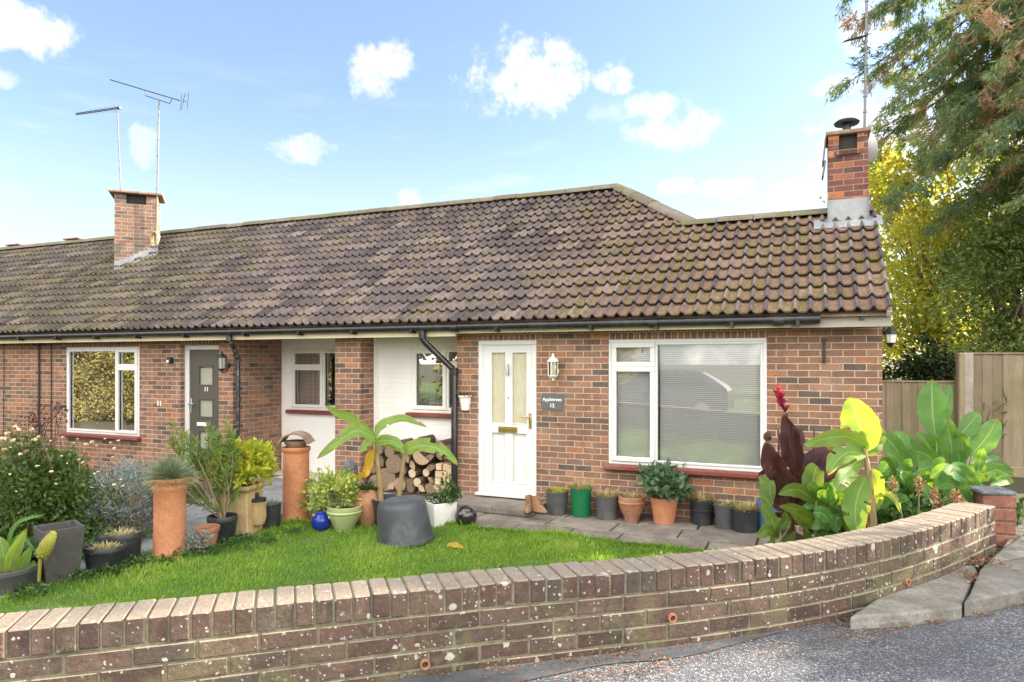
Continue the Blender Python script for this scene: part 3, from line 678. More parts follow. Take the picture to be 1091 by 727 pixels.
ribbon(mor, -.210, -.0035, -.06, WTOP-.107); ribbon(mor, -.209, -.0055, WTOP-.106, WTOP-.007)
mor.build('mortar', 'wallmortar', gw)
for px, py in ((452, 707), (716, 658), (965, 620)):         # clay weep pipes
    dd = [(Vector(at_d(px, py, d)).xy-Vector((float(x), float(y)))).length for d in (1,) for x, y in ((0, 0),)]
    best = min(np.linspace(0.3, TOT-.1, 900), key=lambda q: abs(CXP+FPX*((wpos(q)[0]-CAM).dot(RT)/(wpos(q)[0]-CAM).dot(FW))-px))
    p, t, nr = wpos(best); z = CAM.z+(HOR-py)/FPX*(p-CAM).dot(FW)
    mt = Matrix.Translation(p+nr*.004+Vector((0, 0, z))) @ nr.to_track_quat('Z', 'Y').to_matrix().to_4x4()
    mb = MB(); mb.lathe((0, 0, 0), [(.021, -.04), (.021, .012), (.014, .012), (.0135, -.038)], 20, mat=mt); mb.lathe((0, 0, 0), [(.0136, -.01), (.001, -.012)], 16, mi=1, mat=mt)
    mb.build('weep_pipe', ['terraold', 'hole'], gw)
# ------------------------------------------------------------------ the terrace of bungalows
hs = thing('terraced_bungalow', 'low red brick bungalow terrace with long brown tiled roof and open porch recess', 'bungalow', (0, 0, 0))
XR = .713; XL = -20.0; XPL = X(248); XPR = X(487); PIL = (X(357), X(384)); WT = 2.36
YL, YRP = 1.10, .50
def wallholes(mb, x0, x1, z0, z1, y, th, holes):
    xs_ = sorted({x0, x1, *[h[0] for h in holes], *[h[1] for h in holes]}); zs = sorted({z0, z1, *[h[2] for h in holes], *[h[3] for h in holes]})
    def hole(x, z): return x < x0 or x > x1 or z < z0 or z > z1 or any(h[0] < x < h[1] and h[2] < z < h[3] for h in holes)
    for a, b in zip(xs_[:-1], xs_[1:]):
        for c, d in zip(zs[:-1], zs[1:]):
            xm, zm = (a+b)/2, (c+d)/2
            if hole(xm, zm): continue
            q = lambda *p: mb.add(p, [(0, 1, 2, 3)], .5)
            q((a, y, c), (b, y, c), (b, y, d), (a, y, d)); q((b, y+th, c), (a, y+th, c), (a, y+th, d), (b, y+th, d))
            if hole(a-1e-4, zm): q((a, y+th, c), (a, y, c), (a, y, d), (a, y+th, d))
            if hole(b+1e-4, zm): q((b, y, c), (b, y+th, c), (b, y+th, d), (b, y, d))
            if hole(xm, c-1e-4): q((a, y, c), (a, y+th, c), (b, y+th, c), (b, y, c))
            if hole(xm, d+1e-4): q((a, y, d), (b, y, d), (b, y+th, d), (a, y+th, d))
# openings from the photograph (pixel boxes on the facade plane)
def op(px0, px1, pyt, pyb, y=0.0):
    xm = (px0+px1)/2; return (X(px0, y), X(px1, y), Zy(xm, pyb, y), Zy(xm, pyt, y))
oWL = op(71, 148.5, 370, 463); oDL = (X(192), X(233), .06, Zy(215, 367.5, .1))
oDR = op(510, 571.5, 362.8, 527); oWR = op(648.5, 817, 361, 499)
oPL = op(310, 362, 371, 437, YL); oPR = op(438, 496, 369.5, 440, YRP)
w = MB(); wallholes(w, XL, XPL, -.1, WT, 0, .26, [oWL, oDL]); w.build('front_wall', 'brick', hs)
w = MB(); wallholes(w, XPR, XR, -.1, WT, 0, .26, [oDR, oWR]); w.build('front_wall', 'brick', hs)
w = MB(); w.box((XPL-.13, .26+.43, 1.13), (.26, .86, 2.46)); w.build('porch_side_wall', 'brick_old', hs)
w = MB(); w.box((XPR+.13, .26+.2, 1.13), (.26, .4, 2.46)); w.build('porch_side_wall', 'brick', hs); w = MB(); w.box((XR-.13, .26+1.9, 1.13), (.26, 3.8, 2.46)); w.box((XR-.13, 2.2, 2.75), (.25, 1.2, .9)); w.build('end_wall', 'brick', hs)
w = MB(); w.box(((PIL[0]+PIL[1])/2, .166, 1.13), (PIL[1]-PIL[0], .33, 2.46)); w.build('porch_pillar', 'brick', hs)
w = MB(); wallholes(w, XPL-.2, PIL[0]+.26, -.1, WT, YL, .2, [(oPL[0], min(oPL[1], PIL[0]+.24), oPL[2], oPL[3])]); w.build('porch_wall', 'render', hs)
w = MB(); wallholes(w, PIL[1]-.1, XPR+.2, -.1, WT, YRP, .2, [oPR]); w.box((PIL[1]-.135, .33+.09, 1.13), (.24, .17, 2.455)); w.box((PIL[1]-.12, .80, 1.13), (.2, .6, 2.45)); w.build('porch_wall', 'brick_white', hs)
# inside shell
w = MB(); w.box((-9.6, 4.2, 1.2), (20.6, .1, 2.6)); w.box((-9.6, 2.3, -.02), (20.6, 3.7, .1)); w.box((-9.6, 2.3, 2.37), (20.5, 3.7, .03))
for x in (X(60), X(165), XPL-.4, -4.9, -2.2): w.box((x, 2.8, 1.15), (.1, 2.7, 2.3))
w.build('interior_wall', 'plaster', hs)
# soffit, fascia, gutter
EZ = 2.39; THETA = math.atan(.70)
def gut_z(px): return 2.30
w = MB(); w.box(((XL+XR)/2, -.10, 2.385), (XR-XL+.1, .26, .02)); w.box(((XPL+XPR)/2, .50, 2.37), (XPR-XPL, 1.2, .02)); w.build('soffit', 'cream', hs)
xf = X(843, -.25); xg = X(485, -.25)
w = MB(); w.box(((XL+xg)/2, -.235, 2.31), (xg-XL, .024, .165)); w.box(((xg+.002+xf)/2, -.237, 2.325), (xf-xg-.002, .024, .125)); w.build('fascia', 'cream', hs)
w = MB(); w.box(((xf+.004+XR+.06)/2, -.25, 2.335), (XR+.056-xf, .03, .16)); w.build('fascia', 'greywood', hs, bevel=.004)
w = MB(); xe = X(874, -.32)
w.tube([(XL, -.315, 2.345), (xe, -.315, 2.345)], .048, 14)
for px in (22, 62, 103, 147, 198, 262, 320, 377, 440, 530, 630, 700, 780, 850):
    x = X(px, -.3); w.box((x, -.30, 2.315), (.035, .12, .085), rnd=.5)
for px in (485, 697, 830): x = X(px, -.3); w.tube([(x-.05, -.315, 2.337), (x+.05, -.315, 2.337)], .058, 14)
w.build('gutter', 'black', hs)
w = MB(); x = X(918, -.27); w.box((x, -.275, 2.375), (.035, .03, .10), rz=.2); w.build('gutter_bracket', 'black', hs, bevel=.004)
# downpipes
xa, xb = X(250, -.2), X(259, .06)
w = MB(); w.tube([(xa, -.31, 2.33), (xa, -.31, 2.24), (xa+.02, -.28, 2.19), (xb, -.045, 1.93), (xb, -.045, 1.86), (xb, -.045, .05)], .036, 12)
for z in (2.24, 1.92, 1.30, .7): w.lathe((xb if z < 2.1 else xa, -.045 if z < 2.1 else -.31, z), [(.041, -.035), (.046, -.03), (.046, .03), (.041, .035)], 14)
w.build('downpipe', 'blackflaky', hs)
P0, P1, P2 = at_y(450, 357, -.31), at_y(484, 396, -.05), at_y(484, 520, -.05)
w = MB(); w.tube([P0+Vector((0, 0, .08)), P0-Vector((0, 0, .05)), P0+Vector((.03, .02, -.10)), P1+Vector((-.03, 0, .04)), P1, P2-Vector((0, 0, .2))], .042, 14)
for p, k in ((P0, 1), (P1, 1)): w.lathe(tuple(p), [(.044, -.05), (.052, -.045), (.052, .045), (.044, .05)], 16)
w.build('downpipe', 'black', hs)
# ------- roof
XV = .775; VS = -.35; G_ = .272; RP = .148
PK = at_z(660, 203, 4.75); PKX = PK.x; LRX0 = X(735, 1.70); Y1, Y2 = 3.05, 1.70
ca, sa = math.cos(THETA), math.sin(THETA)
def rp(x, v, h): return (x, VS+v*ca-h*sa, EZ+v*sa+h*ca)
VMAX = (Y1-VS)/ca; VLOW = (Y2-VS)/ca
rows = int(math.ceil(VMAX/G_))
def xmax(v):
    if v <= VLOW: return XV
    return LRX0+(PKX-LRX0)*(v-VLOW)/(VMAX-VLOW)
w = MB(); PV = []; SUB = 9
for r_ in range(rows):
    v0, v1 = r_*G_, min((r_+1)*G_+.075, VMAX); xm = xmax(v0+G_*.6)
    n = int((xm-XL)/(RP/SUB)); xs_ = xm-np.arange(n+1)*(RP/SUB)
    ph = ((XV-xs_)/RP) % 1.0
    u = np.abs(ph-.16); u = np.minimum(u, 1-u); roll = np.where(u < .24, np.cos(np.clip(u/.24, 0, 1)*PI/2)**1.3, 0)
    hh = .047*roll+.006*np.abs(np.where(roll > 0, 0, np.cos((ph-.66)*PI)*0-1)*0)
    pan = 1-roll
    jr = {}
    b = len(w.V); col = np.floor((XV-xs_)/(RP*2)).astype(int)
    for i in range(n+1):
        j = jr.setdefault(col[i], (R.uniform(-.004, .004), R.uniform(-.008, .008)))
        h0 = hh[i]
        w.V += [rp(xs_[i], v0+j[1], h0+.030+j[0]), rp(xs_[i], v0+j[1], h0+.050+j[0]), rp(xs_[i], v1, h0*.97-.008)]
        PV += [pan[i]*.4, pan[i], pan[i]]
    rn = {}
    for i in range(n):
        c = col[i+1]; rv = rn.setdefault(c, R.random()); a = b+i*3
        w.F += [(a+4, a+1, a+0, a+3)[::-1], (a+4, a+5, a+2, a+1)[::1]]; w.R += [rv, rv]; w.I += [0, 0]; w.S += [False, True]
roof = w.build('roof', 'roof', hs)
at = roof.data.attributes.new('pan', 'FLOAT', 'POINT'); at.data.foreach_set('value', PV)
# hidden slopes: back, the hip behind the step and the underside
YB = 6.4
w = MB(); lo = -.03
A = rp(XL, 0, lo); B = rp(XV-.02, 0, lo); C = rp(XV-.02, VLOW, lo); D = rp(LRX0, VLOW, lo); E = rp(PKX, VMAX, lo); F_ = rp(XL, VMAX, lo)
w.add([A, B, C, D, E, F_], [(5, 4, 3, 2, 1, 0)], .5)
w.add([(XL, Y1, E[2]), E, (PKX+.2, YB, 2.35), (XL, YB, 2.35)], [(0, 1, 2, 3)], .5)
w.add([E, D, (XV-.02, Y2, C[2]), (XV-.02, 3.7, 2.42), (PKX+.2, YB, 2.35)], [(0, 1, 2, 3, 4)], .5)
w.build('roof_underlay', 'hood', hs)
w = MB()
nv = 14
for k in range(nv): v = VLOW*k/nv; w.box(tuple(Vector(rp(XV-.028, v+VLOW/nv/2, -.02))), (.05, VLOW/nv*.99, .05), mat=Matrix.Translation(Vector(rp(XV-.028, v+VLOW/nv/2, -.018))) @ Matrix.Rotation(THETA, 4, 'X'))
w.build('verge', 'post', hs)
def ridge(p0, p1, r, name='ridge_tiles'):
    p0, p1 = Vector(p0), Vector(p1); n = max(1, int((p1-p0).length/.44)); w = MB(); t = (p1-p0)/n
    q = t.normalized().to_track_quat('X', 'Z').to_matrix().to_4x4()
    for k in range(n):
        seg = 10; vs = []; L = t.length*.985; dz = R.uniform(-.006, .006)
        for e, xx in enumerate((0, L)):
            for rr_ in (r, r-.02):
                for i in range(seg+1):
                    a = PI*i/seg; vs.append(Matrix.Translation(p0+t*k+Vector((0, 0, dz))) @ q @ Vector((xx, math.cos(a)*rr_*1.15, math.sin(a)*rr_*.8-.03)))
        s1 = seg+1; fs = [(i, i+1, 2*s1+i+1, 2*s1+i) for i in range(seg)]
        fs += [(s1+i, i, i+1, s1+i+1)[::-1] for i in range(seg)]+[(3*s1+i, 3*s1+i+1, 2*s1+i+1, 2*s1+i)[::-1] for i in range(seg)]
        w.add(vs, fs, None, 0, True)
    return w.build(name, 'ridge', hs)
top = rp(0, VMAX, .03)
ridge((XL, top[1], top[2]), (PKX, top[1], top[2]), .125)
l0 = rp(LRX0, VLOW, .02); ridge((PKX+.02, top[1]-.03, top[2]-.02), (l0[0]+.10, l0[1]-.03, l0[2]-.03), .12, 'hip_tiles'); ridge((l0[0]-.10, l0[1], l0[2]), (XV-.02, l0[1], l0[2]), .115)
for px in (18, 80):
    p = at_y(px, 262, Y1); w = MB(); w.box((p.x, Y1, top[2]+.09), (.55, .26, .035), bev=.01); w.build('ridge_cap', 'hood', hs)
# ------- windows
def frame_bars(mb, x0, x1, z0, z1, y, t, d, bev=.006):
    for (a, b, c, e) in ((x0, x1, z1-t, z1), (x0, x1, z0, z0+t)): mb.box(((a+b)/2, y, (c+e)/2), (b-a, d, e-c), bev=bev)
    for (a, b) in ((x0, x0+t), (x1-t, x1)): mb.box(((a+b)/2, y, (z0+z1)/2), (b-a, d, z1-z0-2*t-.001), bev=bev)
def glazing(win, x0, x1, z0, z1, y, mat='glass'):
    mb = MB(); mb.add([(x0, y, z0), (x1, y, z0), (x1, y, z1), (x0, y, z1)], [(0, 1, 2, 3)], .5); return mb.build('pane', mat, win)
def sash(fr, win, x0, x1, z0, z1, y, t=.05, mat='glass', d=.07):
    frame_bars(fr, x0, x1, z0, z1, y, t, d); 
    gsk.box(((x0+x1)/2, y+.012, z0+t-.003), (x1-x0-2*t, .03, .008)); gsk.box(((x0+x1)/2, y+.012, z1-t+.003), (x1-x0-2*t, .03, .008))
    gsk.box((x0+t-.003, y+.012, (z0+z1)/2), (.008, .03, z1-z0-2*t)); gsk.box((x1-t+.003, y+.012, (z0+z1)/2), (.008, .03, z1-z0-2*t))
    return (x0+t-.004, x1-t+.004, z0+t-.004, z1-t+.004, y+.014, mat)
def window(o, y, mat, splits, sill, out=.045, wl=None, gm='glass'):
    global gsk
    gsk = MB(); fr = MB(); x0, x1, z0, z1 = o; yy = y+.035
    frame_bars(fr, x0, x1, z0, z1, yy, .04, .075); panes = []
    for (a, b, c, d, t, proud) in splits(x0+.04, x1-.04, z0+.04, z1-.04): panes.append(sash(fr, None, a, b, c, d, yy-.012-proud, t, gm))
    win = fr.build('window', mat, hs)
    for p in panes: glazing(win, *p[:5], mat=p[5])
    gsk.build('gasket', 'black', win)
    if sill:
        mb = MB(); mb.box(((x0+x1)/2, y-.02, z0-.035), (x1-x0+.10, .15, .062), bev=.012); mb.build('sill', 'redtile', win)
    return win, (x0, x1, z0, z1)
def spl_left(x0, x1, z0, z1):
    m = at_y(124.5, 400, 0).x; zt = Zy(135, 391.5); return [(x0, m, z0, z1, .035, 0), (m, x1, z0, zt, .055, .012), (m, x1, zt, z1, .055, .012)]
wl, _ = window(oWL, 0, 'upvc', spl_left, True, gm='glassL')
def spl_right(x0, x1, z0, z1):
    m = at_y(698, 400, 0).x; zt = Zy(675, 391, 0); return [(m, x1, z0, z1, .03, 0), (x0, m, z0, zt, .06, .012), (x0, m, zt, z1, .06, .012)]
wr, b = window(oWR, 0, 'upvc', spl_right, True, gm='glassB')
mb = MB()
for k in range(62):
    z = b[2]+.06+(b[3]-b[2]-.12)*k/61
    for xa_, xb_ in ((b[0]+.06, at_y(697, 400, 0).x-.03), (at_y(699, 400, 0).x+.03, b[1]-.05)):
        mb.box(((xa_+xb_)/2, .13, z), (xb_-xa_, .002, .0205), mat=Matrix.Translation(((xa_+xb_)/2, .10, z)) @ Matrix.Rotation(math.radians(-26), 4, 'X'))
mb.build('blind', 'blind', wr)
def spl_pl(x0, x1, z0, z1):
    m = at_y(344, 400, YL).x; zt = Zy(330, 391.5, YL); return [(m, x1, z0, z1, .045, 0), (x0, m, z0, zt, .05, .012), (x0, m, zt, z1, .05, .012)]
oPLc = (oPL[0], min(oPL[1], PIL[0]+.24), oPL[2], oPL[3]); w1, b = window(oPLc, YL, 'upvc_old', spl_pl, True)
mb = MB(); nn = 60; vs = []
for i in range(nn+1):
    x = b[0]+.04+(b[1]-b[0]-.35)*i/nn; yv = YL+.16+.03*math.sin(i*1.25)+.01*math.sin(i*3.1); vs += [(x, yv, b[2]), (x, yv, b[3])]
mb.add(vs, [(2*i, 2*i+2, 2*i+3, 2*i+1) for i in range(nn)], .5, 0, True); mb.build('curtain', 'curtain', w1)
def spl_pr(x0, x1, z0, z1):
    m = at_y(476, 400, YRP).x; zt = Zy(485, 388, YRP); return [(x0, m, z0, z1, .06, .012), (m, x1, z0, zt, .04, 0), (m, x1, zt, z1, .04, 0)]
w2, b = window(oPR, YRP, 'upvc_old', spl_pr, True)
mb = MB(); vs = []
for i in range(nn+1):
    x = b[0]+.05+(b[1]-b[0])*.30*i/nn; yv = YRP+.15+.025*math.sin(i*1.1); vs += [(x, yv, b[2]), (x, yv, b[3])]
mb.add(vs, [(2*i, 2*i+2, 2*i+3, 2*i+1) for i in range(nn)], .5, 0, True); mb.build('curtain', 'curtain', w2)
# soldier courses over the openings
for (o, t) in ((oWR, None), (oDR, None), (oWL, None), (oDL, None)):
    zt = o[3]; mb = MB(); mb.box(((o[0]+o[1])/2, .002, (zt+2.27)/2+.045), (o[1]-o[0]+.02, .01, 2.36-zt-.002)); mb.build('lintel', 'lintel', hs)
# ------- right front door
x0, x1, z0, z1 = oDR; fr = MB(); frame_bars(fr, x0, x1, z0, z1, .03, .06, .08)
ix0, ix1, iz0, iz1 = x0+.058, x1-.058, z0+.058, z1-.058; ym = .035
def dz(py): return Zy(541, py)
def dxx(px): return X(px)
g1, g2 = (dxx(523), dxx(538.3)), (dxx(545), dxx(561)); zg = (dz(452), dz(375.5)); zp = (dz(515), dz(461))
# leaf built as rails and stiles round the lights and panels
xsd = [ix0, g1[0], g1[1], g2[0], g2[1], ix1]
for a, b in ((0, 1), (2, 3), (4, 5)): fr.box(((xsd[a]+xsd[b])/2, ym, (iz0+iz1)/2), (xsd[b]-xsd[a], .045, iz1-iz0), bev=.003)
for a, b in ((iz0, zp[0]), (zp[1], zg[0]), (zg[1], iz1)):
    for gx_ in (g1, g2): fr.box((sum(gx_)/2, ym, (a+b)/2), (gx_[1]-gx_[0]-.001, .043, b-a), bev=.003)
for gx_ in (g1, g2):
    fr.box((sum(gx_)/2, ym+.014, sum(zp)/2), (gx_[1]-gx_[0], .012, zp[1]-zp[0]))
    frame_bars(fr, gx_[0]-.004, gx_[1]+.004, zp[0]-.004, zp[1]+.004, ym-.018, .016, .022, .006)
    frame_bars(fr, gx_[0]-.004, gx_[1]+.004, zg[0]-.004, zg[1]+.004, ym-.019, .012, .022, .005)
fr.box(((x0+x1)/2, -.02, z0-.01), (x1-x0+.05, .11, .035), bev=.006)
door = fr.build('front_door', 'upvc', hs); door['label'] = 'white half-glazed front door with brass letterbox'
for gx_ in (g1, g2): glazing(door, *gx_, *zg, ym+.006, mat='obscure')
mb = MB(); x, z = dxx(541), dz(458); mb.box((x, -.001-.004, z), (.27*.98, .018, .075), bev=.005); mb.box((x, -.018, z), (.21, .012, .045), bev=.004); mb.build('letterbox', 'brass', door)
mb = MB(); x = dxx(564.5); mb.box((x, .004, dz(448)), (.032, .012, .20), bev=.004); z = dz(443.5); mb.tube([(x, -.002, z), (x, -.05, z), (x-.03, -.055, z), (x-.13, -.052, z)], [.010, .010, .010, .008], 10); mb.build('handle', 'brass', door)
mb = MB(); x = dxx(541.3); mb.box((x, .006, dz(394)), (.022, .014, .15), bev=.005); mb.tube([(x, -.004, dz(389)), (x, -.028, dz(392)), (x, -.02, dz(400))], [.008, .010, .013], 10); mb.build('knocker', 'metal', door)
mb = MB(); mb.lathe((0, 0, 0), [(.012, 0), (.012, .008), (.001, .010)], 14, mat=Matrix.Translation((dxx(541.3), .013, dz(424))) @ Matrix.Rotation(PI/2, 4, 'X')); mb.build('spyhole', 'brass', door)
# ------- left front door
x0, x1, z0, z1 = oDL; yd = .13; fr = MB(); fr.box((x0+.045, yd, (z0+z1)/2), (.09, .09, z1-z0), bev=.006); fr.box(((x0+x1)/2+.045, yd, z1-.04), (x1-x0-.09, .09, .08), bev=.006); fr.box((x1-.03, yd, (z0+z1)/2-.04), (.06, .09, z1-z0-.08), bev=.006)
fd = fr.build('door_frame', 'upvc', hs)
lf = MB(); a, b = X(203.5, yd), x1-.06; sq = [(410, 391), (444, 426), (478, 460)]; xq = (X(213.3, yd), X(227.5, yd)); zc_ = z0+.01
zs_ = [(Zy(220, p, yd), Zy(220, q, yd)) for p, q in sq][::-1]
for (u, v) in ((a, xq[0]), (xq[1], b)): lf.box(((u+v)/2, yd+.005, (z0+z1)/2-.04), (v-u, .05, z1-z0-.085))
e = [zc_]+[k for p in zs_ for k in p]+[z1-.085]
for k in range(0, len(e), 2): lf.box((sum(xq)/2, yd+.005, (e[k]+e[k+1])/2), (xq[1]-xq[0]-.001, .049, e[k+1]-e[k]))
d2 = lf.build('front_door', 'greydoor', hs); d2['label'] = 'dark grey front door with square frosted panes'
for p in zs_:
    mb = MB(); mb.box((sum(xq)/2, yd+.01, sum(p)/2), (xq[1]-xq[0], .006, p[1]-p[0])); mb.build('pane', 'frost', d2)
    mb = MB(); frame_bars(mb, xq[0]-.02, xq[1]+.02, p[0]-.02, p[1]+.02, yd-.022, .022, .012, .004); mb.build('pane_trim', 'greydoor', d2)
text('11', .10, (X(221, yd), yd-.0225, Zy(221, 415, yd)), d2, name='door_number', bold=.002)
mb = MB(); x = X(204.8, yd); z = Zy(204, 432, yd); mb.box((x, yd-.026, z), (.04, .012, .24), bev=.004); mb.tube([(x, yd-.03, z+.03), (x, yd-.08, z+.03), (x+.12, yd-.08, z+.03)], .011, 10); mb.build('handle', 'metal', d2)
mb = MB(); mb.box((X(217, yd), yd-.026, Zy(217, 452, yd)), (.24, .012, .06), bev=.004); mb.build('letterbox', 'whitemetal', d2)
# ------- cables, tags and the iron wall tie
for px, r_ in ((5, .007), (42.5, .018), (55.5, .009)):
    mb = MB(); x = X(px); mb.tube([(x, -.02, 2.33), (x+.004, -.016, 1.7), (x-.004, -.016, 1.0), (x, -.016, .3)], r_, 8); mb.build('wall_cable', 'darkmetal', hs)
mb = MB(); x = X(878); za, zb = Zy(878, 387), Zy(878, 361); mb.box((x, -.012, (za+zb)/2), (.026, .018, zb-za), bev=.004); mb.box((x, -.014, zb-.02), (.05, .02, .03), bev=.004); mb.tube([(x, -.02, za+.01), (x, -.05, za), (x, -.05, za+.03)], .008, 8); mb.build('wall_tie', 'darkmetal', hs)
mb = MB()
for px in (168.5, 171.3): mb.box((X(px), -.004, Zy(170, 430)), (.022, .012, .085), bev=.003)
mb.build('wall_vent', 'whitemetal', hs)
# ------- chimneys (parts of the house): > stack, lead, slab
def chimney(cx, cy, rz, wd, dp, zb, zt, brick, slab_over, legs, label):
    mt = Matrix.Translation((cx, cy, 0)) @ Matrix.Rotation(rz, 4, 'Z')
    w = MB()
    def bx(x0, x1, y0, y1, z0, z1):
        vs = [(x, y, z) for z in (z0, z1) for y in (y0, y1) for x in (x0, x1)]
        fs = [(0, 2, 3, 1), (4, 5, 7, 6), (0, 1, 5, 4), (2, 6, 7, 3), (0, 4, 6, 2), (1, 3, 7, 5)]
        uv = []
        for f in fs:
            p = [Vector(vs[i]) for i in f]; n = (p[1]-p[0]).cross(p[2]-p[0]); ax = max(range(3), key=lambda k: abs(n[k]))
            uv.append([(q.x+.05, q.z) if ax == 1 else ((q.y+.11, q.z) if ax == 0 else (q.x, q.y)) for q in p])
        w.add([mt @ Vector(v) for v in vs], fs, None, 0, False, uv)
    hz = zt-legs; bx(-wd/2, wd/2, -dp/2, dp/2, zb, hz)
    lw = wd*.27
    for sx in (-1, 1):
        for sy in (-1, 1):
            x0, x1 = sorted((sx*wd/2, sx*(wd/2-lw))); y0, y1 = sorted((sy*dp/2, sy*(dp/2-lw))); bx(x0, x1, y0, y1, hz, zt)
    st = w.build('chimney', brick, hs); st['label'] = label
    w = MB(); w.box((0, 0, 0), (wd+2*slab_over, dp+2*slab_over, .055), bev=.012, mat=mt @ Matrix.Translation((0, 0, zt+.028))); w.build('chimney_slab', 'hood', st)
    w = MB(); w.box((0, 0, 0), (wd*.8, dp*.8, legs), mat=mt @ Matrix.Translation((0, 0, hz+legs*.46))); w.build('flue', 'hole', st)
    return st, mt
def on_roof(x, y, h=0.0): return EZ+(y-VS)*math.tan(THETA)+h/ca
# left: turned about 45 degrees to the ridge
A = Vector((-13.2, 1.62, 0)); rzl = math.radians(46); tv = Vector((math.cos(rzl), math.sin(rzl), 0)); nv_ = Vector((-math.sin(rzl), math.cos(rzl), 0))
WDL, DPL = .80, .62; cL = A+tv*WDL/2+nv_*DPL/2
ZTL = CAM.z+(HOR-211)/FPX*depth((cL.x, cL.y, 0))
stL, mtL = chimney(cL.x, cL.y, rzl, WDL, DPL, 3.2, ZTL, 'brick_chimney', .10, .20, 'weathered brick chimney set diagonally on the roof')
w = MB()                                                    # stepped lead flashing along the two visible sides
for k in range(9):
    u0, u1 = -WDL/2+WDL*k/9, -WDL/2+WDL*(k+1)/9; p = mtL @ Vector(((u0+u1)/2, -DPL/2-.006, 0)); z = on_roof(p.x, p.y)
    w.box((0, 0, 0), (WDL/9*1.05, .006, .26), bev=.002, mat=mtL @ Matrix.Translation(((u0+u1)/2, -DPL/2-.006-.001*(k % 2), z+.05)))
    q = mtL @ Vector(((u0+u1)/2, -DPL/2-.11, 0)); zz = on_roof(q.x, q.y)+.055
    w.box((0, 0, 0), (WDL/9*1.02, .20, .012), bev=.004, mat=Matrix.Translation((q.x, q.y, zz)) @ Matrix.Rotation(THETA, 4, 'X') @ Matrix.Rotation(rzl, 4, 'Z'))
for k in range(6):
    v0, v1 = -DPL/2+DPL*k/6, -DPL/2+DPL*(k+1)/6; p = mtL @ Vector((WDL/2+.006, (v0+v1)/2, 0)); z = on_roof(p.x, min(p.y, 2*Y1-p.y))
    w.box((0, 0, 0), (.006, DPL/6*1.05, .30), bev=.002, mat=mtL @ Matrix.Translation((WDL/2+.006+.001*(k % 2), (v0+v1)/2, z+.05)))
w.build('lead_flashing', 'lead', stL)
# right: square to the facade
YC = 1.42; cx = (X(882.5, YC)+X(925, YC))/2; wdR = X(925, YC)-X(882.5, YC); dpR = .52
ZTR = Zy(903, 143, YC)
stR, mtR = chimney(cx, YC+dpR/2, 0.0, wdR, dpR, 3.3, ZTR, 'brick_orange', .03, .19, 'narrow orange brick chimney at the right end of the roof')
w = MB(); zl = Zy(903, 212, YC); zr = on_roof(cx, YC)
w.box((cx, YC-.006, (zl+zr)/2-.05), (wdR+.016, .006, zl-zr+.10), bev=.002)
for sx in (-1, 1): w.box((cx+sx*(wdR/2+.005), YC+.12, (zl+zr)/2+.03), (.006, .36, zl-zr+.12), bev=.002)
for k in range(7):
    xx = cx-wdR/2-.17+(wdR+.32)*(k+.5)/7; w.box((0, 0, 0), ((wdR+.32)/7*1.05, .26, .012), bev=.005, mat=Matrix.Translation((xx, YC-.06+R.uniform(-.015, .01), on_roof(xx, YC-.06)+.052+R.uniform(-.004, .006))) @ Matrix.Rotation(THETA, 4, 'X') @ Matrix.Rotation(R.uniform(-.05, .05), 4, 'Y'))
w.build('lead_flashing', 'lead', stR)
w = MB(); hz = ZTR-.19
w.box((cx, YC-.012, hz-.045), (wdR*.62, .05, .06), bev=.006); w.build('brick_ledge', 'brick_orange', stR)
w = MB()                                                    # clay slates leaning against the left cheek
w.box((0, 0, 0), (.02, .30, .30), bev=.004, mat=Matrix.Translation((cx-wdR/2-.045, YC+.20, ZTR-.15)) @ Matrix.Rotation(.10, 4, 'Y')); w.box((0, 0, 0), (.02, .26, .20), bev=.004, mat=Matrix.Translation((cx-wdR/2-.05, YC+.20, ZTR-.38)) @ Matrix.Rotation(.16, 4, 'Y')); w.build('side_slate', 'hood', stR)
w = MB(); p = at_y(902, 131, YC+.24); w.lathe((p.x, p.y, 0), [(.05, ZTR+.05), (.05, p.z-.02)], 14); w.lathe((p.x, p.y, p.z), [(.03, -.03), (.145, -.022), (.155, 0), (.12, .028), (.05, .048), (.001, .052)], 28); w.build('cowl', 'darkmetal', stR)
# ------- fittings on the house: things of their own
def yagi(t, a, b, n, el, mat='darkmetal', up=Vector((0, 0, 1)), ex=None):
    w = MB(); a, b = Vector(a), Vector(b); w.tube([a, b], .010, 6); s = (b-a).normalized().cross(up).normalized()
    for k in range(n):
        p = a+(b-a)*(k+.5)/n; L = el*(.75+.25*k/n); w.tube([p-s*L/2, p+s*L/2], .005, 5)
    w.build('boom', mat, t)
def aerial(name, label, mast, r):
    t = thing(name, label, 'aerial', mast[0], 'television aerials on the chimneys'); w = MB(); w.tube(mast, r, 8)
    a, b = Vector(mast[0]), Vector(mast[-1])
    for k in range(9): p = a+(b-a)*(k+.5)/9; w.lathe(tuple(p), [(r*1.02, -.012), (r*1.5, -.01), (r*1.5, .01), (r*1.02, .012)], 8)
    w.build('mast', 'mast', t); return t
dL = depth(mtL @ Vector((WDL/2, -DPL/2, 0)))
m0, m1 = at_d(166.5, 262, dL-.06), at_d(169.5, 105.5, dL-.06)
t = aerial('television_aerial', 'tall mast with long many-barred aerial on the diagonal chimney', [m0, m1], .017)
yagi(t, at_d(117, 85, dL-.25), at_d(192, 107.5, dL+.02), 15, .10)
w = MB(); c = at_d(195.5, 107, dL+.05)
for dx_, dz_ in ((2, -7), (3, 2), (-2, 10)): w.tube([c, at_d(195.5+dx_, 107+dz_, dL+.05)], .009, 6)
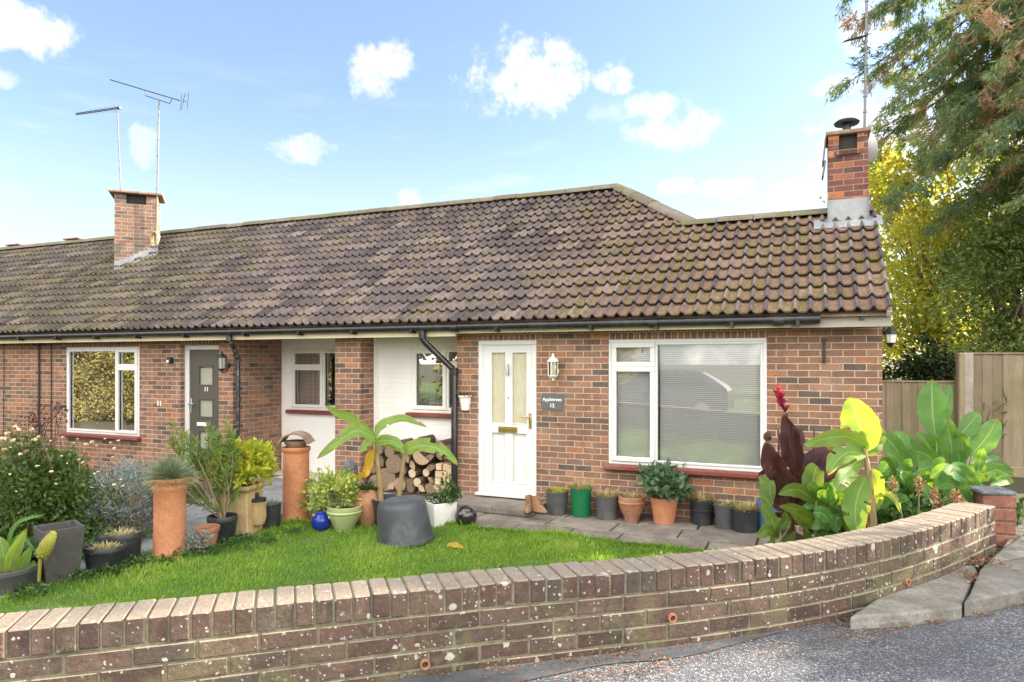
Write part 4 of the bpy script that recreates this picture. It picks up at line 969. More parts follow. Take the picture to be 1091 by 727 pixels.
for q in (-.10, .10): w.tube([at_d(197.5, 99.5, dL+.05)+Vector((q, 0, 0)), at_d(193.5, 116.5, dL+.05)+Vector((q, .05, 0))], .006, 5)
w.build('reflector', 'darkmetal', t)
w = MB(); w.tube([at_d(154.5, 97, dL-.06), at_d(155, 102, dL-.06), at_d(170, 107, dL-.06), at_d(181, 110.5, dL-.02), at_d(183, 106, dL-.02)], .010, 6); w.build('cradle', 'darkmetal', t)
w = MB(); c = at_d(166, 255, dL-.08)
for k in range(3): w.tube([c+Vector((math.cos(a)*(.09+.012*k), -.02*k, math.sin(a)*(.13+.01*k))) for a in np.linspace(0, 2*PI, 18)], .012, 6)
w.build('cable_coil', 'tan', t)
d2_ = depth(mtL @ Vector((-WDL*.1, 0, 0)))
m0, m1 = at_d(129, 207, d2_), at_d(124.8, 114.5, d2_)
t = aerial('television_aerial', 'thin mast with short tapering aerial at the back of the diagonal chimney', [m0, m1], .013)
w = MB(); a, b = at_d(81, 121.8, d2_-.2), at_d(127, 115, d2_)
for q in (-.014, .014): w.tube([a+Vector((0, 0, q)), b+Vector((0, 0, q))], .010, 6)
s = (b-a).normalized().cross(Vector((0, 0, 1))).normalized()
for k in range(14): p = a+(b-a)*k/14; L = .06+.012*k; w.tube([p-s*L, p+s*L], .004, 5)
w.box(tuple(b), (.06, .06, .06), bev=.01); w.build('boom', 'darkmetal', t)
dR = YC+dpR*.5; m0, m1 = at_y(921, 145, dR), at_y(923.5, 0, dR)
t = aerial('television_aerial', 'slim tilted mast rising beside the conifer from the orange chimney', [m0, m0+(m1-m0)*1.05], .016)
yagi(t, at_y(900, 44, dR-.3), at_y(924, 38, dR), 8, .16)
t = thing('satellite_dish', 'pale oval satellite dish clamped behind the orange chimney', 'satellite dish', tuple(at_y(919, 157, dR+.5)))
c = Vector(t.location); rot = Matrix.Translation(c+Vector((.05, .05, 0))) @ Vector((.75, .35, .22)).to_track_quat('Z', 'Y').to_matrix().to_4x4()
w = MB(); w.lathe((0, 0, 0), [(.001, .0), (.10, .010), (.18, .042), (.184, .045), (.18, .049), (.10, .018), (.001, .008)], 32, sy=1.12, mat=rot); w.build('reflector', 'whitemetal', t)
w = MB(); w.tube([c+Vector((.0, 0, 0)), c+Vector((-.10, -.02, -.02)), c+Vector((-.16, -.02, -.02))], .016, 8); w.box(tuple(c+Vector((-.03, 0, 0))), (.09, .07, .09), bev=.01); w.build('bracket', 'darkmetal', t)
# white lantern
def lantern(name, label, px, py, h, y, mat, out=.11, group=None, glass='lampglass'):
    p = at_y(px, py, y-out); t = thing(name, label, 'wall light', (p.x, y, p.z), group); x, z = p.x, p.z; yc = y-out; r = h*.19
    w = MB(); w.lathe((x, yc, z), [(.012, h*.5), (.018, h*.46), (.01, h*.42), (r*.5, h*.36), (r*1.12, h*.24), (r*1.2, h*.21), (r*1.0, h*.20)], 8, smooth=False)
    w.build('lantern_top', mat, t); w = MB(); w.lathe((x, yc, z), [(r*.92, -h*.29), (r*1.02, -h*.31), (r*.6, -h*.38), (.012, -h*.42), (.016, -h*.46), (.002, -h*.5)], 8, smooth=False)
    w.build('lantern_base', mat, t)
    w = MB()
    for k in range(8):
        a = 2*PI*k/8; w.tube([(x+math.cos(a)*r, yc+math.sin(a)*r, z+h*.21), (x+math.cos(a)*r*.93, yc+math.sin(a)*r*.93, z-h*.30)], .005, 5)
    w.build('glazing_bars', mat, t)
    w = MB(); w.lathe((x, yc, z), [(r*.86, -h*.29), (r*.93, h*.2)], 8, smooth=False); w.build('lantern_glass', glass, t)
    w = MB(); w.lathe((x, yc, z), [(.018, -h*.28), (.02, -h*.1), (.028, -h*.02), (.026, h*.06), (.001, h*.10)], 12); w.build('bulb', 'letter', t)
    w = MB(); w.lathe((0, 0, 0), [(.045, 0), (.045, .012), (.03, .02)], 16, mat=Matrix.Translation((x, y-.002, z-h*.15)) @ Matrix.Rotation(PI/2, 4, 'X')); w.tube([(x, y-.01, z-h*.15), (x, y-.05, z-h*.45), (x, yc, z-h*.47)], .009, 8); w.build('bracket', mat, t); return t
lantern('wall_lantern', 'white traditional lantern above the slate name sign', 589, 391.5, .345, 0, 'whitemetal')
lantern('wall_lantern', 'black lantern with pale glass beside the grey front door', 236.5, 386, .34, 0, 'darkmetal', .14, glass='frost')
p = at_y(941, 358, .25); t = thing('wall_lantern', 'black and cream lantern on the gable corner under the eaves', 'wall light', (XR, .25, p.z))
w = MB(); w.lathe((XR+.10, .25, p.z), [(.015, .10), (.07, .045), (.08, .02), (.06, .015), (.045, -.08), (.02, -.11), (.002, -.13)], 8, smooth=False); w.build('lantern_body', 'darkmetal', t)
w = MB(); w.lathe((XR+.10, .25, p.z), [(.062, .014), (.047, -.075)], 8); w.build('lantern_glass', 'whitemetal', t); w = MB(); w.tube([(XR, .25, p.z-.02), (XR+.05, .25, p.z+.12), (XR+.10, .25, p.z+.12)], .010, 8); w.box((XR+.008, .25, p.z-.02), (.016, .08, .12), bev=.004); w.build('bracket', 'darkmetal', t)
p = at_y(181, 384, -.05); t = thing('security_light', 'small black box light between the left window and grey door', 'wall light', (p.x, 0, p.z))
w = MB(); w.box((p.x, -.05, p.z), (.075, .09, .10), bev=.015); w.build('housing', 'darkmetal', t); w = MB(); w.lathe((0, 0, 0), [(.022, 0), (.02, .012), (.001, .018)], 14, mat=Matrix.Translation((p.x+.005, -.095, p.z-.02)) @ Matrix.Rotation(PI/2, 4, 'X')); w.build('lens', 'letter', t)
# name sign
xs0, xs1, zs0, zs1 = X(577), X(600.5), Zy(589, 437), Zy(589, 420)
t = thing('house_sign', 'grey slate sign lettered Appletrees 12 right of the white door', 'sign', ((xs0+xs1)/2, 0, zs0)); cxs = (xs0+xs1)/2
w = MB(); w.box((cxs, -.010, (zs0+zs1)/2), (xs1-xs0, .014, zs1-zs0), bev=.003); w.build('plate', 'slate', t)
text('Appletrees', .058, (cxs, -.0185, zs0+(zs1-zs0)*.66), t, bold=.0008); text('12', .066, (cxs, -.0185, zs0+(zs1-zs0)*.28), t, bold=.0012)
# wall basket left of the door
p = at_y(496, 422, 0); t = thing('wall_planter', 'cream half-round planter with dead brown plants hung on brick left of white door', 'planter', (p.x, 0, p.z-.2))
hb, rb = .19, .095; w = MB(); vs = []; fs = []; sg = 14
prof = [(.055, -.19), (.062, -.17), (.085, -.02), (.10, -.015), (.102, .01), (.09, .01), (.075, -.03)]
for r_, z in prof:
    for k in range(sg+1):
        a = PI+PI*k/sg; vs.append((p.x+math.cos(a)*r_, -.002+math.sin(a)*r_*.95, p.z+z))
for i in range(len(prof)-1):
    for k in range(sg): b_ = i*(sg+1)+k; fs.append((b_, b_+1, b_+sg+2, b_+sg+1))
fs.append(tuple(range(sg, -1, -1))); w.add(vs, fs, .5, 0, True); w.build('pot', 'whitemetal', t)
lb = LB(); n = 260; lb.leaves(NR.normal(size=(n, 3))*[.05, .02, .012]+[p.x, -.05, p.z+.01], NR.normal(size=(n, 3))+[0, -.3, .9], NR.normal(size=(n, 3)), NR.uniform(.02, .06, n), .01, NR.random(n)*.8); lb.build('dead_foliage', 'l_dry', t)
# ------------------------------------------------------------------ pots and garden things
def base(px, py, r_px=0, z=0.0):
    """ground point under a pot whose front foot is at the pixel; returns centre, metres per pixel"""
    p = at_z(px, py, z); d = depth(p); mpp = d/FPX; v = Vector((p.x-CAM.x, p.y-CAM.y, 0)).normalized()
    c = p+v*(r_px*mpp); return Vector((c.x, c.y, z)), depth(c)/FPX
def pot_mesh(t, c, rt, rb, h, mat, rim='roll', square=False, rz=0.0, soil=True, name='pot', fill=.035, bands=()):
    w = MB(); sg = 4 if square else 32; k = math.sqrt(2) if square else 1
    if rim == 'roll': prof = [(rb, 0), (rb+(rt-rb)*.80, h*.80), (rt*.97, h*.81), (rt, h*.83), (rt, h*.985), (rt*.985, h), (rt*.93, h), (rt*.90, h*.985), (rt*.86, h*.7)]
    elif rim == 'lip': prof = [(rb, 0), (rb*1.01, h*.02), (rt*.95, h*.90), (rt, h*.91), (rt*1.01, h*.99), (rt*.98, h), (rt*.93, h), (rt*.9, h*.9), (rt*.86, h*.7)]
    elif rim == 'bell': prof = [(rb*1.05, 0), (rb*1.08, h*.04), (rb*.98, h*.08), (rb*1.25, h*.3), (rt*.93, h*.62), (rt*.95, h*.70), (rt*1.02, h*.74), (rt*1.03, h*.78), (rt*.97, h*.82), (rt*1.0, h*.95), (rt*.99, h), (rt*.9, h), (rt*.86, h*.7)]
    else: prof = [(rb, 0), (rb+(rt-rb)*.5, h*.5), (rt, h), (rt*.9, h), (rt*.86, h*.75)]
    for (zz, e) in bands:
        r_ = rb+(rt-rb)*zz; prof = [q for q in prof if q[1] < h*zz-.012]+[(r_, h*zz-.012), (r_+e, h*zz-.008), (r_+e, h*zz+.008), (r_, h*zz+.012)]+[q for q in prof if q[1] > h*zz+.012]
    w.lathe(tuple(c), [(r*k, z) for r, z in prof], sg, smooth=not square, rz=rz+(PI/4 if square else 0), wob=0 if square else .004)
    ob = w.build(name, mat, t, bevel=.008 if square else 0)
    if soil:
        w = MB(); zs = h-fill; w.lathe(tuple(c), [(.001, zs-.005), (rt*.885*k*(1 if square else 1), zs-.012), (rt*.87*k, zs-.03)][::1], sg, rz=rz+(PI/4 if square else 0)); w.build('soil', 'soil', t)
    return ob
def tuft(lb, c, r, n, L, W, up=.9, rr=(0, 1), out=.7, curve=.0):
    a = NR.uniform(0, 2*PI, n); q = np.sqrt(NR.random(n))*r; P = np.stack([c[0]+np.cos(a)*q, c[1]+np.sin(a)*q, np.full(n, c[2])], 1)
    D = np.stack([np.cos(a)*out*(q/r), np.sin(a)*out*(q/r), np.full(n, up)], 1)+NR.normal(size=(n, 3))*.28
    Nn = np.stack([-np.cos(a), -np.sin(a), np.full(n, .6)], 1); lb.leaves(P, D, Nn, L*NR.uniform(.5, 1.2, n), W*NR.uniform(.7, 1.3, n), rr[0]+(rr[1]-rr[0])*NR.random(n))
def stems(t, c, tips, r0, r1, mat, name='stem', sag=.0):
    w = MB()
    for q in tips:
        q = Vector(q); b = Vector(c)+Vector((R.uniform(-1, 1), R.uniform(-1, 1), 0))*r0*3; m = (b+q)/2+Vector((R.uniform(-.1, .1), R.uniform(-.1, .1), sag))*((q-b).length)
        w.tube(catmull([b, m, q], 6), [r0, r1], 5)
    return w.build(name, mat, t)
def potted(name, label, cat, px, py, wpx, hpx, mat, taper=.78, rim='roll', group=None, rz=0.0, square=False, bands=(), z=0.0, fill=.035, dd=0.0):
    c, m = base(px, py, wpx*taper/2, z); rt = wpx*m/2; t = thing(name, label, cat, tuple(c), group)
    pot_mesh(t, c, rt, rt*taper, hpx*m, mat, rim, square, rz, bands=bands, fill=fill); return t, c, m, rt, hpx*m
WG = 'row of pots along the front wall'
row = [('pot_plant', 'worn grey plastic pot next to the tan boots', 593.5, 552, 25, 27, 'potgrey', .80, 'lip', 'sprout'),
       ('pot_plant', 'bright green plastic pot of pale sprouts', 619, 554, 24, 33, 'potgreen', .82, 'lip', 'pale'),
       ('pot_plant', 'plain dark grey pot of pale sprouts between green pot and terracotta bowl', 647, 557, 24, 27, 'potgrey', .94, 'flat', 'pale'),
       ('pot_plant', 'low round terracotta bowl pot with banded rim and sparse sprouts', 673, 559, 28, 29, 'terraold', .52, 'bell', 'few'),
       ('pot_plant', 'terracotta pot overflowing with broad blue-green leaves under the big window', 707.5, 562, 29, 30, 'terra', .72, 'flat', 'big'),
       ('pot_plant', 'black pot with a raised band round its middle and pale grassy sprouts', 748, 563, 25, 29, 'potblack', .9, 'flat', 'pale'),
       ('pot_plant', 'tall dark grey pot with a rolled lip between two black pots', 772.5, 567, 23, 28, 'potgrey', .84, 'lip', 'few'),
       ('pot_plant', 'smooth black pot of pale spiky sprouts near the purple canna', 794, 571, 27, 27, 'potblack', .95, 'flat', 'pale'),
       ('pot_plant', 'faded blue pot half hidden behind the striped canna leaves', 819, 571, 25, 36, 'bluepot', .85, 'roll', 'few')]
for nm, lab, px, py, wp_, hp, mt_, tp, rim, kind in row:
    t, c, m, rt, h = potted(nm, lab, 'potted plant', px, py, wp_, hp, mt_, tp, rim, WG, bands=((.62, .008),) if 'raised band' in lab else ())
    lb = LB(); top_ = (c.x, c.y, h-.04)
    if kind == 'pale': tuft(lb, top_, rt*.85, 190, .12, .016, .8, (.2, 1), .9); lb.build('foliage', 'l_pale', t)
    elif kind in ('few', 'sprout'): tuft(lb, top_, rt*.8, 90 if kind == 'few' else 120, .085, .016, .8, (0, 1), .6); lb.build('foliage', 'l_pale' if kind == 'few' else 'l_lime', t)
    else:
        cc = bush(lb, (c.x, c.y-.02, h+.13), (.29, .24, .19), 560, .10, .07, .15, 60, .25, .5, -.5, flat=.5); lb.build('foliage', 'l_hydr', t); stems(t, (c.x, c.y, h-.04), cc[:16], .006, .003, 'stemgreen')

# ------- left garden pots
t, c, m, rt, h = potted('square_planter', 'tall dark square tapering planter standing empty at the lawn edge', 'planter', 63, 622, 40, 58, 'planterdark', .74, 'flat', square=True, rz=-.37, fill=.09)
t, c, m, rt, h = potted('pot_plant', 'low black pot of dry stubble in front of the other black tub', 'potted plant', 112, 613, 41, 28, 'potblack', .8, 'roll', 'black tubs beside the square planter')
lb = LB(); tuft(lb, (c.x, c.y, h-.05), rt*.8, 240, .07, .014, .6, (0, 1), .8); lb.build('foliage', 'l_pale', t)
t, c, m, rt, h = potted('pot_plant', 'wider black tub of dry stubble set behind the low black pot', 'potted plant', 129, 602, 42, 31, 'potblack', .84, 'roll', 'black tubs beside the square planter')
lb = LB(); tuft(lb, (c.x, c.y, h-.05), rt*.8, 200, .08, .014, .6, (0, 1), .8); lb.build('foliage', 'l_pale', t)
# pineapple lily bowl at the frame edge
t, c, m, rt, h = potted('pot_plant', 'grey bowl with strap leaves and a yellow pineapple-lily cone', 'potted plant', 3, 637, 68, 26, 'potgrey', .82, 'roll')
for pts, wd in (([(8, 612), (14, 590), (28, 563)], 14), ([(4, 612), (3, 585), (-2, 572)], 13), ([(14, 614), (24, 600), (33, 582)], 12), ([(0, 612), (-14, 595), (-26, 585)], 12), ([(10, 614), (8, 600), (6, 590)], 10), ([(18, 614), (32, 606), (36, 597)], 8)):
    big_leaf('leaf', 'ginger' if wd == 9 else 'banana', t, [at_d(a, b, depth(c)+.02*k) for k, (a, b) in enumerate(pts)], wd*m, R.uniform(-.5, .5), .3, .03)
for pts in ([(5, 600), (16, 560), (48, 548)], [(2, 605), (20, 572), (40, 590)]): big_leaf('leaf', 'ginger', t, [at_d(a, b, depth(c)+.1) for a, b in pts], 4.5*m, .3, .3, .02)
q0, q1 = at_d(43, 594, depth(c)-.05), at_d(58, 566, depth(c)-.02); w = MB(); ax = (q1-q0); mt_ = Matrix.Translation(q0) @ ax.to_track_quat('Z', 'Y').to_matrix().to_4x4(); L = ax.length
w.lathe((0, 0, 0), [(.03, 0), (.05, .15*L), (.052, .5*L), (.038, .82*L), (.014, .98*L), (.001, L)], 16, mat=mt_)
for k in range(170):
    zz = R.random(); a = k*2.4; r_ = .051*(1-max(0, zz-.45)**1.5*1.6); p = mt_ @ Vector((math.cos(a)*r_, math.sin(a)*r_, zz*L*.95)); w.lathe(tuple(p), [(.001, -.008), (.008, 0), (.001, .008)], 5)
w.tube([q0-Vector((.02, 0, .2)), q0], .014, 6); w.build('flower_cone', 'chaff', t)
# serrated leafy weed below the cone
p, m_ = base(46, 617); t = thing('leafy_plant', 'grey-green lobed leaves spilling between bowl and square planter', 'plant', tuple(p)); lb = LB()
bush(lb, (p.x-.02, p.y-.06, .17), (.17, .13, .17), 420, .085, .06, .2, 34, .25, .5, -.6); lb.build('foliage', 'l_hydr', t)
# tall terracotta chimney pot with blue grass
c, m = base(181, 597, 16); t = thing('chimney_pot_planter', 'tall terracotta chimney pot topped with blue fescue grass', 'planter', tuple(c)); h = 84*m; rt = 17.5*m
w = MB(); w.lathe(tuple(c), [(rt*.97, 0), (rt*.99, h*.06), (rt*.93, h*.13), (rt*.90, h*.5), (rt*.90, h*.84), (rt*.97, h*.86), (rt*1.0, h*.88), (rt*.97, h*.905), (rt*.95, h*.93), (rt*1.02, h*.95), (rt*1.03, h*.985), (rt*1.0, h), (rt*.85, h), (rt*.82, h*.9)], 36); w.build('pot', 'terra', t)
w = MB(); w.lathe(tuple(c), [(.001, h-.02), (rt*.86, h-.03), (rt*.8, h-.08)], 24); w.build('soil', 'soil', t)
lb = LB(); n = 2600; a = NR.uniform(0, 2*PI, n); el = NR.beta(1.4, 1.6, n)*PI*.62-.25; D = np.stack([np.cos(a)*np.cos(el), np.sin(a)*np.cos(el), np.sin(el)], 1)
P = np.array([c.x, c.y, h-.01])+D*NR.uniform(.0, .14, (n, 1))*[1.1, 1.1, .7]; rn = np.where(el < .25, NR.uniform(.55, 1, n), NR.uniform(0, .6, n)); D2 = D+np.stack([np.zeros(n), np.zeros(n), -.35*np.cos(el)], 1)
lb.leaves(P, D2, NR.normal(size=(n, 3)), NR.uniform(.08, .19, n), .006, rn); lb.build('grass_tuft', 'l_fescue', t)
# silver trailing plant
p, m_ = base(199, 592); t = thing('silver_plant', 'silvery trailing plant between chimney pot and small clay pot', 'plant', tuple(p)); lb = LB()
bush(lb, (p.x, p.y, .10), (.20, .12, .12), 700, .05, .008, .2, 50, .25, .4, -.4); cc = bush(lb, (p.x+.12, p.y+.05, .16), (.12, .1, .1), 250, .05, .008, .2, 24, .25, .4, -.4); lb.build('foliage', 'l_silver', t); stems(t, p, cc, .004, .002, 'twig')
t, c, m, rt, h = potted('clay_pot', 'small tan clay pot leaning slightly at the lawn edge', 'pot', 220, 589, 27, 26, 'terraold', .6, 'roll', fill=.03)
# oleander in black pot
t, c, m, rt, h = potted('pot_plant', 'tall narrow-leaved shrub with bare stems in a black pot', 'potted plant', 237, 581, 31, 29, 'potblack', .78, 'roll')
lb = LB(); tips = []
for k in range(46):
    a = R.uniform(0, 2*PI); zt = R.uniform(.42, 1.15) if k > 6 else R.uniform(.95, 1.3); rr_ = R.uniform(.08, .36)*(1.15-.35*abs(zt-.8)); tip = Vector((c.x-.27+math.cos(a)*rr_, c.y+math.sin(a)*rr_*.8, zt)); tips.append(tip)
    n = 60; ax = (tip-Vector((c.x, c.y, h))).normalized(); tt = NR.random(n)**.7; P = np.array([tuple(tip-ax*(.30*(1-q))) for q in tt])
    D = unit(n)*.9+np.array(ax)*.9; lb.leaves(P, D, unit(n)+[0, 0, .5], NR.uniform(.06, .115, n), NR.uniform(.010, .017, n), np.clip(NR.normal(.35+.3*(zt-.5), .2, n), 0, 1))
lb.build('foliage', 'l_olean', t); stems(t, (c.x, c.y, h-.04), tips[::3], .009, .004, 'twig', sag=-.04)
# salt-glaze planter with spout bowl and yellow-green shrub
c, m = base(257, 573, 20); t = thing('stone_planter', 'square tan glazed planter with a small front basin and yellow-green shrub', 'planter', tuple(c)); h = 62*m*.86; rw = 19*m
w = MB(); rzq = .25; w.lathe(tuple(c), [(rw*1.36, 0), (rw*1.30, .03), (rw*1.2, h*.85), (rw*1.26, h*.88), (rw*1.42, h*.92), (rw*1.44, h*.98), (rw*1.40, h), (rw*1.22, h), (rw*1.15, h*.9)], 4, rz=PI/4+rzq, smooth=False); w.build('pot', 'tan', t, bevel=.012)
fdir = Vector((math.cos(rzq), math.sin(rzq), 0)); bpt = c+fdir*(rw*1.0); w = MB(); w.lathe((bpt.x, bpt.y, 0), [(.02, h*.16), (.07, h*.2), (.095, h*.34), (.088, h*.52), (.092, h*.62), (.10, h*.64), (.085, h*.65), (.07, h*.55)], 22); w.build('basin', 'tan', t)
w = MB(); w.lathe((bpt.x, bpt.y, 0), [(.088, h*.645), (.09, h*.71), (.075, h*.72), (.001, h*.715)], 20); w.box(tuple(c+fdir*(rw*.955)+Vector((0, 0, h*.76))), (.055, .02, .075), rz=rzq, bev=.01); w.build('basin_lid', 'potblack', t)
w = MB(); w.lathe(tuple(c), [(.001, h-.03), (rw*1.15, h-.04), (rw*1.1, h-.08)], 4, rz=PI/4+rzq); w.build('soil', 'soil', t)
lb = LB(); cc = bush(lb, (c.x+.01, c.y, h+.17), (.32, .29, .25), 1500, .09, .042, .25, 90, .24, .45, -.55, flat=.4); lb.build('foliage', 'l_lime', t); stems(t, (c.x, c.y, h-.04), cc[:22], .006, .003, 'twig')
t, c, m, rt, h = potted('pot_plant', 'small black pot of silvery twigs right of the tan planter', 'potted plant', 288, 566, 23, 27, 'potblack', .85, 'flat'); lb = LB(); tuft(lb, (c.x, c.y, h-.03), rt*.8, 110, .13, .009, .8, (.2, 1), .9); lb.build('foliage', 'l_silver', t)
# second chimney pot with hood
c, m = base(315.5, 559, 13); t = thing('chimney_pot', 'tall plain terracotta chimney pot under a curved half-pipe hood', 'chimney pot', tuple(c)); h = 80*m; rt = 14.5*m
w = MB(); w.lathe(tuple(c), [(rt*1.0, 0), (rt*.97, h*.03), (rt*.93, h*.5), (rt*.93, h*.93), (rt*1.0, h*.945), (rt*1.04, h*.965), (rt*1.04, h*.99), (rt*.98, h), (rt*.84, h), (rt*.82, h*.9)], 36); w.build('pot', 'terra', t)
w = MB(); w.lathe(tuple(c), [(rt*.62, h-.005), (rt*.80, h+.035), (rt*.88, h+.07), (rt*.75, h+.075), (rt*.5, h+.02)], 28); w.build('hood_base', 'hood', t)
w = MB(); sg = 18; vs = []; az = math.radians(-28); ax = Vector((math.sin(az)*-1, -math.cos(az), 0)); sd = Vector((-ax.y, ax.x, 0)); L = .36; n2 = 6
for e in range(n2+1):
    for rr_, dz_ in ((rt*1.03, 0), (rt*.90, 0)):
        for i in range(sg+1):
            a = PI*i/sg; fl = 1.0+(.14 if i in (0, sg) else .04 if i in (1, sg-1) else 0); vs.append(c+ax*(L*(e/n2-.5))+sd*(math.cos(a)*rr_*fl)+Vector((0, 0, h+.05+math.sin(a)*rr_*.74)))
s1 = sg+1; fs = []
for e in range(n2):
    o1, o2 = e*2*s1, (e+1)*2*s1
    for i in range(sg): fs += [(o1+i, o1+i+1, o2+i+1, o2+i), (o1+s1+i+1, o1+s1+i, o2+s1+i, o2+s1+i+1)]
    for i in (0, sg): fs.append((o1+i, o2+i, o2+s1+i, o1+s1+i))
for o1 in (0, n2*2*s1):
    for i in range(sg): fs.append((o1+i, o1+i+1, o1+s1+i+1, o1+s1+i))
w.add(vs, fs, .5, 0, True); w.build('hood', 'hood', t)
# variegated shrub
c, m = base(356, 566, 18); t = thing('pot_plant', 'bushy variegated cream-green shrub behind the pale green bowl', 'potted plant', tuple(c)); pot_mesh(t, c, .17, .13, .20, 'terraold', 'roll'); lb = LB()
cc = bush(lb, (c.x-.02, c.y, .36), (.33, .28, .27), 1500, .062, .030, .25, 110, .2, .5, -.75, flat=.4); lb.build('foliage', 'l_varieg', t); stems(t, (c.x, c.y, .16), cc[:30], .006, .003, 'twig')
# blue ball, lime bowl, terracotta jar
c, m = base(342, 568, 8); t = thing('glazed_ball', 'shiny cobalt blue glazed ball on the lawn edge', 'garden ornament', tuple(c)); r_ = 10.5*m; w = MB(); w.lathe((c.x, c.y, r_*.98), [(.001, -r_)]+[(r_*math.cos(a), r_*math.sin(a)) for a in np.linspace(-1.4, 1.25, 16)]+[(r_*.3, r_*.96), (r_*.26, r_*1.04), (.001, r_*1.05)], 32); w.build('ball', 'blue', t)
t, c, m, rt, h = potted('glazed_bowl', 'pale green glazed bowl with banded rim in front of variegated shrub', 'planter', 367, 568, 37, 27, 'lime', .56, 'bell', bands=()); lb = LB(); tuft(lb, (c.x-.06, c.y, h-.04), rt*.4, 60, .06, .016, .8); lb.build('foliage', 'l_green', t)
c, m = base(391, 564, 14); t = thing('terracotta_jar', 'leaning rounded terracotta jar between green bowl and banana tub', 'jar', tuple(c)); w = MB(); h = 40*m; w.lathe(tuple(c), [(.10, 0), (.13, h*.12), (.155, h*.4), (.145, h*.7), (.11, h*.92), (.10, h), (.08, h), (.08, h*.8)], 32); w.build('jar_body', 'terraold', t)
lb = LB(); tuft(lb, (c.x+.02, c.y, h-.02), .06, 46, .13, .06, .45, (0, 1), 1.2); lb.build('foliage', 'l_green', t)
# banana in black tub
cB, m = base(420, 566, 20); t = thing('banana_plant', 'two-stemmed banana plant in a black tub before the log pile', 'banana plant', tuple(cB)); mB = m; dB = depth(cB)
pot_mesh(t, cB, 24*m, 19*m, 31*m, 'potblack', 'lip')
def pd(l, d, dz=0.0, fan=.0): return [at_d(a, b, d+dz+fan*i) for i, (a, b) in enumerate(l)]
w = MB(); w.tube(pd([(406, 540), (405, 520), (402.5, 495), (401, 478), (400, 462)], dB), [.034, .032, .026, .02, .014], 12); w.tube(pd([(424, 540), (427, 515), (430, 490), (431, 479)], dB, -.05), [.032, .028, .022, .014], 12)
for k in range(8):
    f = k/8; a = at_d(406-5*f, 535-60*f, dB); w.tube([a+Vector((R.uniform(-.03, .03), -.02, 0)), a+Vector((R.uniform(-.04, .04), -.035, .14))], [.012, .002], 5)
w.build('stem', 'stembanana', t)
BL = [([(400, 466), (391, 458), (376, 446), (361, 440), (345.5, 431.5)], 11, .5, .0), ([(400, 468), (388, 461), (377, 460), (360, 471), (338, 489)], 14, -.5, -.06), ([(400.5, 466), (404, 457), (413, 450), (432, 446.5), (457, 456)], 10, .55, .04),
      ([(400.5, 472), (405, 470), (414, 469.5), (424, 474), (431, 486)], 11, .5, -.10), ([(400, 470), (394, 471), (389, 476), (384, 483)], 9, -.3, -.08), ([(431, 484), (437, 478), (453, 475), (472, 481), (488, 496)], 15, .45, -.02), ([(430, 482), (425, 477), (418, 474), (410, 476)], 8, .3, -.08)]
for i, (l, wd, tl, fn) in enumerate(BL): big_leaf('leaf', 'banana', t, pd(l, dB-.03, 0, fn), wd*1.12*m, tl, .4, .07, tear=5 if i == 5 else 2)
big_leaf('dead_leaf', 'bananadry', t, pd([(399, 478), (393, 486), (390, 500), (383, 508), (374, 503)], dB-.04), 11*m, .6, .5, .12, tear=4)
big_leaf('dead_leaf', 'bananadry', t, pd([(398, 482), (393, 497), (390, 509)], dB-.08), 7*m, .2, .6, .12)
w = MB(); w.tube(pd([(400, 466), (399.6, 452)], dB), [.006, .002], 6); w.build('leaf_spear', 'stemgreen', t)
# stone urn
c, m = base(373, 541, 8); t = thing('stone_finial', 'grey lichened stone bullet-shaped ornament against the porch pillar', 'garden ornament', tuple(c)); w = MB(); w.lathe(tuple(c), [(.12, 0), (.12, .10), (.09, .12), (.09, .3), (.10, .32), (.102, .42), (.098, .50), (.075, .565), (.04, .60), (.001, .61)], 26); w.build('ornament', 'stone', t)
# tub, white planter, ball
c, m = base(432, 585, 28); t = thing('upturned_tub', 'large grey rubber tub upside down on the lawn', 'tub', tuple(c)); h = 45*m; rb = 30*m; rt = 25*m; w = MB()
w.lathe((0, 0, 0), [(rb*1.02, .004), (rb*1.02, .03), (rb*.99, .035), (rt*1.04, h*.82), (rt*1.0, h*.90), (rt*.95, h*.955), (rt*.90, h*.965), (rt*.87, h*.985), (rt*.80, h), (rt*.4, h*.995), (.001, h*.99)], 40, mat=Matrix.Translation(c+Vector((0, 0, .012))) @ Matrix.Rotation(math.radians(-6), 4, Vector((-math.sin(PHI+.15), math.cos(PHI+.15), 0)))); w.build('tub_body', 'tub', t)
t, c, m, rt, h = potted('white_planter', 'white square planter with small green shrub beside the dark ball', 'planter', 469, 562, 27, 25, 'whiteplanter', .92, 'flat', square=True, rz=-.62, fill=.03)
lb = LB(); cc = bush(lb, (c.x+.10, c.y, h+.10), (.13, .10, .15), 300, .06, .03, .3, 30, .25, .5, -.7); bush(lb, (c.x-.12, c.y, h+.02), (.09, .06, .05), 90, .05, .02, .3, 14); lb.build('foliage', 'l_green', t); stems(t, (c.x+.08, c.y, h-.03), cc[:10], .005, .002, 'stemgreen')
c, m = base(496.5, 564, 9); t = thing('polished_ball', 'dark polished metal ball beside the front step', 'garden ornament', tuple(c)); r_ = 11.8*m; w = MB(); w.lathe((c.x, c.y, r_*.985), [(.001, -r_)]+[(r_*math.cos(a), r_*math.sin(a)) for a in np.linspace(-1.45, 1.45, 26)]+[(.001, r_)], 40); w.build('ball', 'ballblack', t)
